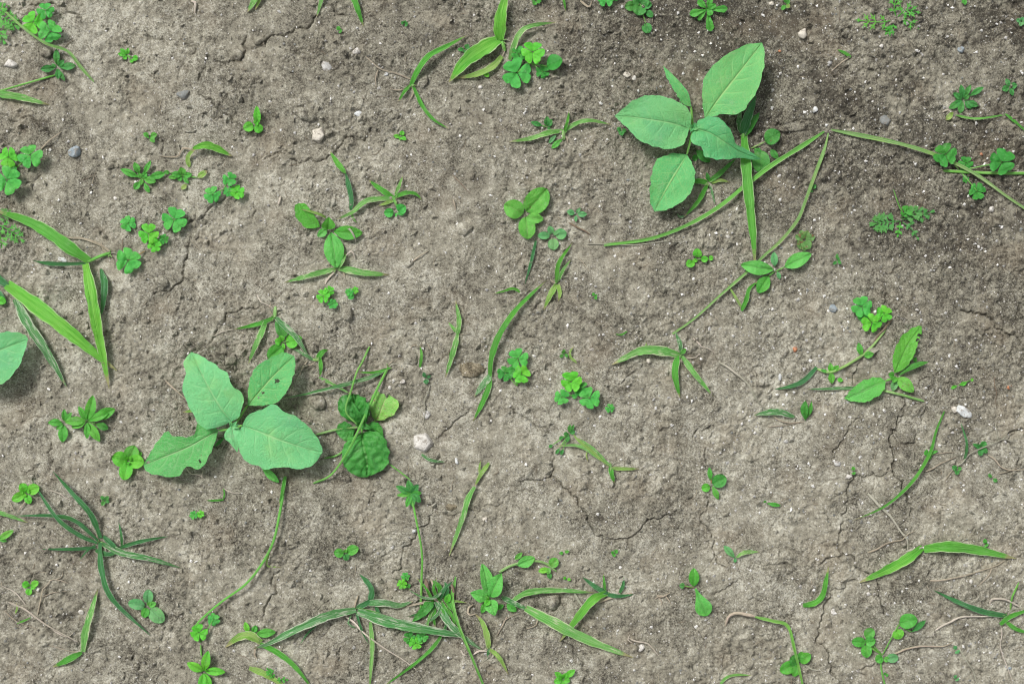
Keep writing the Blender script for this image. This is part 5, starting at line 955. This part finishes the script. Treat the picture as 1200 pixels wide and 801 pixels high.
st('straw', 'wiry branched dry straw beside the long crack', 'straw', [(1085,552),(1100,544),(1120,535)], 1.1, 'straw', 3, extra=[[(1092,533),(1108,530),(1122,530)], [(1108,562),(1115,552),(1122,545)]])
st('straw', 'long wiry dry straw with small leaves growing through it', 'straw', [(1119,547),(1135,533),(1155,523),(1172,516),(1180,510)], 1.2, 'straw_g', 4, extra=[[(1170,517),(1168,505),(1166,494)], [(1172,516),(1178,514),(1184,517)]])
st('straw', 'rusty straw reaching toward the forked crack', 'straw', [(1158,533),(1172,546),(1186,551),(1206,548)], 1.2, 'straw', 3, extra=[[(1170,555),(1185,551),(1195,546)]])
p = T('grass_sprig', 'thin upright green blade growing through the wiry dry straw', 'grass', 1131, 541); B(p, [(1130,541), (1133,520), (1126,495)], 4, 'grass_d', h=8)
st('straw', 'thin dark straw lying beside the orange pebble', 'straw', [(1166,442),(1168,460),(1169,478)], .9, 'twig', 1.5)
st('straw', 'fine pale root on crust beside the tiny L-shaped blade', 'straw', [(262,572),(272,577),(284,578)], .8, 'straw_w', 1.5)
st('straw', 'pale root bits below the notched leaf edge', 'straw', [(218,548),(224,555),(238,559)], 1.2, 'straw_w', 2, extra=[[(236,559),(237,554),(238,552)]])
st('straw', 'white dry blade at the tip of the dark arching tuft', 'straw', [(58,574),(70,578),(84,586)], 1.1, 'straw_w', 2)
st('straw', 'dry stalk pair near the six-leaved seedling', 'straw', [(32,584),(26,592),(20,600)], 1.1, 'straw', 2, extra=[[(12,588),(15,596),(18,602)]])
st('straw', 'white papery sliver beside the tiny soil crack at the bed margin', 'straw', [(224,1),(229,4),(228,16)], 2.6, 'straw_w', 1.5, r1=.5)
st('straw', 'tan straw crumb with curled ends beyond the long pale blade', 'straw', [(737,747),(745,751),(758,753),(764,758),(772,768)], 1.4, 'straw_w', 2, extra=[[(738,743),(736,749),(741,753)]])
st('straw', 'yellow chaff crumbs on crust near the spoon-leaved seedling', 'straw', [(770,697),(776,699),(785,694)], 1.6, 'straw', 2, extra=[[(772,700),(776,706),(774,709)], [(780,698),(784,703),(786,707)], [(768,701),(775,697),(782,700)]])
st('straw', 'pale straw sliver standing by the broken crust', 'straw', [(329,230),(327,237),(326,240)], 1.7, 'straw_w', 1.5)
st('straw', 'brown root thread in the dark hollow by the dry tan blade', 'straw', [(140,303),(143,288),(144,278)], .9, 'twig', 2)
st('straw', 'thin straw whisker near the small soil hole', 'straw', [(530,205),(540,215),(552,228)], .8, 'twig', 1.2)
st('straw', 'short pale straw near the beige crust crack', 'straw', [(1105,131),(1110,129),(1116,131)], 1.5, 'straw_w', 1.2)
st('straw', 'small straw stub under the long pale grass stem', 'straw', [(1095,203),(1103,199),(1112,203)], 1.0, 'straw', 1.5)

# ------------------------------------------------------------------ stones and clods
pb = pebble; k = 0
for (lab, x, y, rx, ry, rz, mat, rot) in [
 ('smooth white quartz pebble beside the star-shaped narrow seedling', 12, 75, 9, 7, 6, 'stone_white', .2),
 ('blue-grey flecked pebble near the yellow straw', 87, 178, 9.5, 7.5, 6, 'stone_blue', -.6),
 ('flat grey stone sunk in the cracked crust', 215, 111, 9, 7, 3.5, 'stone_slate', 0),
 ('round white pebble beside the dry roots of the wiry grass', 418, 60, 5.5, 5, 5, 'stone_white', 0),
 ('pale tan angular stone standing above a curved soil crack', 373, 158, 10, 11, 9, 'stone_cream', .5),
 ('small chalky flake in the crust below the round white pebble', 420, 134, 5.5, 4.5, 2.5, 'stone_pale', .3),
 ('faint grey flat stone between soil cracks', 383, 78, 9, 6, 2.5, 'stone_grey', .4),
 ('small white chip at the dry roots', 453, 87, 3, 3, 2.5, 'stone_pale', 0),
 ('small white chip under the broad bright grass', 563, 102, 3, 3.6, 2.5, 'stone_white', 0),
 ('cream pebble with a rough face near the feathery seedling', 941, 40, 6.5, 7.5, 6, 'stone_cream', .1),
 ('small grey pebble beside the tiny blade with rootlets', 973, 73, 3.5, 3.5, 3, 'stone_grey', 0),
 ('small pale blue pebble on the dark crumbly soil', 1127, 58, 5, 4.2, 3.5, 'stone_blue', .2),
 ('triangular flat grey pebble beside the long pale stem', 1037, 141, 8.5, 7.5, 3.5, 'stone_slate', .4),
 ('bluish white pebble next to the flat soil slab', 955, 129, 4, 4.6, 3.5, 'stone_pale', .4),
 ('white chip below the feathery seedling', 1033, 54, 3.4, 2.8, 2.5, 'stone_white', 0),
 ('light chip at the bed margin near the cream pebble', 904, 4, 3.5, 3, 2.5, 'stone_cream', 0),
 ('pale blue-grey pebble near the three-leaved clover by the stick', 977, 361, 6, 5, 4.5, 'stone_blue', .2),
 ('chalk-white grain near the lobed feathery seedling', 1162, 245, 4, 4.6, 3.5, 'stone_white', 0),
 ('grey-white angular stone with a short blade at its foot', 495, 518, 15, 14, 9, 'stone_white', .5),
 ('crumpled bluish white stone near the orange pebble', 1130, 482, 12, 7.5, 4.5, 'stone_pale', .3),
 ('small cream lump stuck to the crumpled bluish stone', 1119, 479, 6, 4.5, 4, 'stone_cream', .8),
 ('orange brick crumb near the thin dark straw', 1183, 453, 4, 4, 3, 'stone_orange', 0),
 ('orange brick crumb above the short curved blade', 932, 409, 3.6, 4.5, 3, 'stone_orange', .4),
 ('tiny orange crumb beside the cream pebble', 914, 60, 2.4, 2.2, 2, 'stone_orange', 0),
 ('tiny orange crumb above the dark clover leaf', 1150, 181, 2.4, 2.4, 2, 'stone_orange', 0),
 ('white chip embedded beside the little shriveled straw', 914, 441, 3, 5, 2.5, 'stone_pale', .1),
 ('white grain below the short brown-crusted crack', 693, 409, 3, 2, 2, 'stone_white', 0),
 ('tan nugget under the pale streaked blade', 760, 423, 4.5, 4.5, 4, 'stone_cream', .3),
 ('white flat seed-like chip beside the upright ragged blade', 535, 539, 2.6, 5.5, 2, 'stone_pale', -.2),
 ('white grain on the mound above the yellowing leaf', 472, 447, 3.6, 3.6, 3, 'stone_white', 0),
 ('white grain just above the yellowing leaf', 457, 454, 3, 3.2, 2.6, 'stone_white', 0),
 ('whitish crust lump above the grey-white angular stone', 500, 486, 5.5, 6.5, 3, 'stone_grey', .4),
 ('white grain under the small light seedling', 44, 690, 4.4, 4, 3, 'stone_white', 0),
 ('white grain beside the pale folded blade', 95, 717, 3.8, 3.4, 3, 'stone_white', 0),
 ('white quartz chip near the tiny straw crumb', 751, 759, 4, 6.5, 3.5, 'stone_white', .2),
 ('white pebble in cracked crust near the bent short blade', 1017, 695, 3, 3, 2.6, 'stone_white', 0),
 ('small white flake in the branching crack', 976, 717, 2.6, 5.5, 2, 'stone_white', .1),
 ('cream chip near the ragged half-white blade', 568, 608, 4.2, 4, 3, 'stone_cream', 0),
 ('white grain near the thin upright stem', 485, 622, 3, 3, 2.6, 'stone_pale', 0),
 ('bright white chip in dark crumbs above the long curving stem', 853, 277, 3, 3, 2.6, 'stone_white', 0),
 ('bright white chip next to the big smooth leaf tips', 743, 92, 3.4, 4.4, 3, 'stone_white', .3),
 ('cream flake touching a bright white chip', 735, 88, 5.5, 4.5, 2.5, 'stone_cream', .2),
 ('white grain on crust above the clover with a yellow straw', 135, 232, 2.8, 2.8, 2.4, 'stone_white', 0),
 ('white grain below the arching dark blade near clover', 73, 304, 6, 3.6, 2.4, 'stone_pale', .3),
 ('grey grain in the crust beside the tiny green leaf in the crack', 981, 543, 4.4, 4.8, 2.6, 'stone_grey', 0),
 ('white crumb at the tiny green leaf in the crack', 994, 558, 5, 3.2, 2.6, 'stone_white', -.5),
 ('blue-grey chip at the end of thin straw', 1183, 783, 4, 2.6, 2, 'stone_blue', -.2),
 ('white grain beside the forked brown straw', 1138, 681, 2.6, 3.2, 2.4, 'stone_white', 0),
 ('bright grain near the tiny sprig with dry crumbs', 921, 517, 4, 3, 2.4, 'stone_grey', 0),
 ('white chip near the soil hole by the deep hollow', 1075, 363, 2.8, 2, 2, 'stone_white', 0)]:
    k += 1; pb('pebble', lab, 'pebble', x, y, rx, ry, rz, mat, rot, k, .4, .38, 3 if rx > 4.5 else 2)
for (lab, x, y, rx, ry, rz, mat, rot) in [
 ('grey rough clod under the arching stem beside the star seedling', 54, 62, 9, 8, 7, 'clod_soil', 0),
 ('crumbly clod beside the pale tan stone', 355, 133, 11, 8, 7, 'clod_soil', .4),
 ('small clod at the end of the crumbly clod', 364, 137, 7, 6, 5, 'clod_soil', 0),
 ('small low clod at the base of the wiry grass', 495, 95, 7, 10, 4, 'clod_soil', .6),
 ('half-buried round dark stone below the tiny clover sprout', 407, 369, 8, 9.5, 6, 'clod_soil', 0),
 ('large brown clod beside the base of the upright blade', 551, 433, 15, 13, 5, 'brown_clod', .2),
 ('small low clod with straw bits above the thin straw', 482, 420, 10, 9, 4, 'clod_soil', 0),
 ('rounded clod crossed by the broad pale grass blade', 648, 705, 11, 11, 8, 'clod_soil', 0),
 ('crust clod beside the ring-shaped pit', 277, 62, 9, 7, 5, 'clod_soil', .5),
 ('long crust clod at the crack end near the ring-shaped pit', 304, 47, 9, 5, 5, 'clod_soil', -.5),
 ('small clod just below the whitened crust patch', 190, 331, 10, 8, 5, 'clod_soil', .4),
 ('tan clod beneath the tiny straw on a mound', 480, 309, 6, 4.5, 4, 'clod_soil', -.5),
 ('big embedded clod between the two crinkled leaves and toothed weed', 372, 471, 12, 11, 6, 'clod_soil', .2),
 ('dark round clod under the small round leaves', 708, 37, 5.5, 5, 4, 'clod_soil', 0),
 ('lumpy clod above the deep soil hole', 545, 268, 13, 9, 6, 'clod_soil', .3),
 ('small clod under the bent browning grass', 222, 152, 6, 5, 4, 'clod_soil', 0),
 ('clod below the crinkled plant beside whitish crust', 400, 558, 12, 6, 4, 'clod_soil', .2),
 ('low clod by the leafy thin-stemmed seedling', 503, 586, 7, 6, 4, 'clod_soil', 0),
 ('tiny ochre clod in crust near the ragged half-white blade', 529, 594, 8, 5, 3, 'brown_clod', 0),
 ('low clod at the bleached base of the sprawling grass', 366, 407, 8, 6, 4, 'clod_soil', .3),
 ('dark clod tucked under the torn wilted grass', 270, 421, 9, 7, 5, 'clod_soil', -.4),
 ('pale chalky clod beneath the thin blade near the long crack', 1062, 508, 13, 12, 5, 'clod_soil', .3),
 ('small clod at the dark hollow beside the grey dry stalk', 893, 447, 6, 6, 4, 'clod_soil', 0),
 ('wide slab of soil beside the bluish white pebble', 930, 149, 24, 6, 3, 'clod_soil', -.12)]:
    k += 1; pb('soil_clod', lab, 'clod', x, y, rx, ry, rz, mat, rot, k, .25, .42, 3, .3)

# ------------------------------------------------------------------ uncountable grit on the surface
OCT_F = [(0,2,4),(2,1,4),(1,3,4),(3,0,4),(2,0,5),(1,2,5),(3,1,5),(0,3,5)]
def scatter(name, label, cat, n, mat, rmin, rmax, dens, seed, flat=.8, power=3.0):
    r = np.random.RandomState(seed); V = []; F = []; c = 0
    while c < n:
        x, y = r.uniform(-60, 1260), r.uniform(-60, 860)
        if r.rand() > dens(x, y): continue
        R = rmin + (rmax - rmin) * r.rand() ** power; z = soil_at(x, y) + R * .35; o = len(V); a = r.rand() * 6.283; ca, sa = math.cos(a), math.sin(a)
        for (i, j, l) in ((1,0,0),(-1,0,0),(0,1,0),(0,-1,0),(0,0,1),(0,0,-1)):
            q = R * r.uniform(.65, 1.25); dx = i*q + r.normal(0, .18)*R; dy = j*q*.85 + r.normal(0, .18)*R
            V.append(W(x + dx*ca - dy*sa, y + dx*sa + dy*ca, z + l*q*flat))
        F += [tuple(o + v for v in f) for f in OCT_F]; c += 1
    o = link_mesh(name, V, F, mat, None, None, False); tag(o, label, cat, None, 'stuff'); return o
def d_white(x, y): return .22 + .55 * min(1, max(0, (x - 500) / 400)) * (.35 + .9 * (float(perlin(x / 46, y / 46, 88)) > .02)) + .12 * (float(perlin(x / 60, y / 60, 89)) > .2)
scatter('white_grit', 'fine white quartz grains scattered over the soil', 'grit', 5600, 'grit_white', .4, 2.3, d_white, 3, .8, 4.0)
scatter('pale_grit', 'fine pale grey grit scattered over the soil', 'grit', 3200, 'stone_grey', .6, 2.4, d_white, 4)
scatter('dark_grit', 'fine dark slate grit scattered over the soil', 'grit', 1500, 'stone_slate', .6, 2.2, d_white, 6)
def d_crumb(x, y): return .25 + .75 * float(grainy(np.array(x), np.array(y)))
scatter('soil_crumbs', 'loose brown crumbs of soil on the bed', 'soil', 10000, 'clod_soil', .7, 5.0, d_crumb, 5, .8, 4.0)

def chaff(n, mat, name, label, seed):
    r = random.Random(seed); mb = MB(); dummy = []
    for _ in range(n):
        x, y = r.uniform(-40, 1240), r.uniform(-40, 840); a = r.uniform(0, 6.28); L = r.uniform(4, 9) if r.random() < .75 else r.uniform(9, 22); b_ = a + r.gauss(0, .7)
        p1 = (x + math.cos(a)*L*.5, y + math.sin(a)*L*.5); p2 = (p1[0] + math.cos(b_)*L*.5, p1[1] + math.sin(b_)*L*.5)
        C = spline([(x, y, soil_at(x, y) + .3), (p1[0], p1[1], soil_at(*p1) + r.uniform(.5, 1.6)), (p2[0], p2[1], soil_at(*p2) + .3)], 5); tube_geo(mb, C, r.uniform(.28, .6), .22, 3)
    tag(link_mesh(name, [W(*q) for q in mb.v], mb.f, mat, None, mb.uv), label, 'chaff', None, 'stuff')
chaff(330, 'straw', 'dry_chaff', 'fine tan chaff and rootlets scattered over the soil', 2)
chaff(260, 'twig', 'brown_rootlets', 'fine dark brown rootlets scattered over the soil', 9)

# ------------------------------------------------------------------ pale crowns and dead blades at the foot of each grass tuft
for o in [o for o in list(col.objects) if o.name.split('.')[0] == 'grass_tuft']:
    x, y = TX[o.name]; n = sum(1 for c in o.children if c.name.split('.')[0] == 'blade')
    if n < 3: continue
    mb = MB()
    for k in range(4):
        a = rng.uniform(0, 6.28); d = rng.uniform(3, 6)
        tube_geo(mb, spline([zg(x, y, -1), zg(x + math.cos(a)*d*.5, y + math.sin(a)*d*.5, 2), zg(x + math.cos(a)*d, y + math.sin(a)*d, 4)], 4), 1.1, .7, 5)
    mb.out('sheath', 'stem_p', o)
    for k in range(2):
        a = rng.uniform(0, 6.28); d = rng.uniform(10, 20)
        B(o, [(x, y, .5), (x + math.cos(a)*d*.5, y + math.sin(a)*d*.5, 1.5), (x + math.cos(a+.4)*d, y + math.sin(a+.4)*d, .3)], rng.uniform(1.6, 2.8), 'straw' if k else 'straw_g', name='dead_blade')

# ------------------------------------------------------------------ groups of repeats
GROUPS = {'clover_plant': 'clover plants scattered over the bed', 'grass_tuft': 'grass tufts scattered over the bed', 'grass_sprig': 'single grass sprigs on the soil', 'grass_shoot': 'long grass shoots lying on the soil',
          'seedling': 'small seedlings scattered over the bed', 'narrow_rosette': 'narrow-leaved rosettes', 'feathery_plant': 'feathery-leaved plants', 'goosefoot_plant': 'large grey-green weeds', 'straw': 'dry straws lying on the soil',
          'twig': 'short twigs on the soil', 'pebble': 'pebbles on the soil', 'soil_clod': 'clods of soil', 'withered_shoot': 'withered blades on the soil', 'creeping_weed': 'creeping weeds'}
for o in col.objects:
    g = GROUPS.get(o.name.split('.')[0])
    if g and o.parent is None and 'label' in o: o['group'] = g
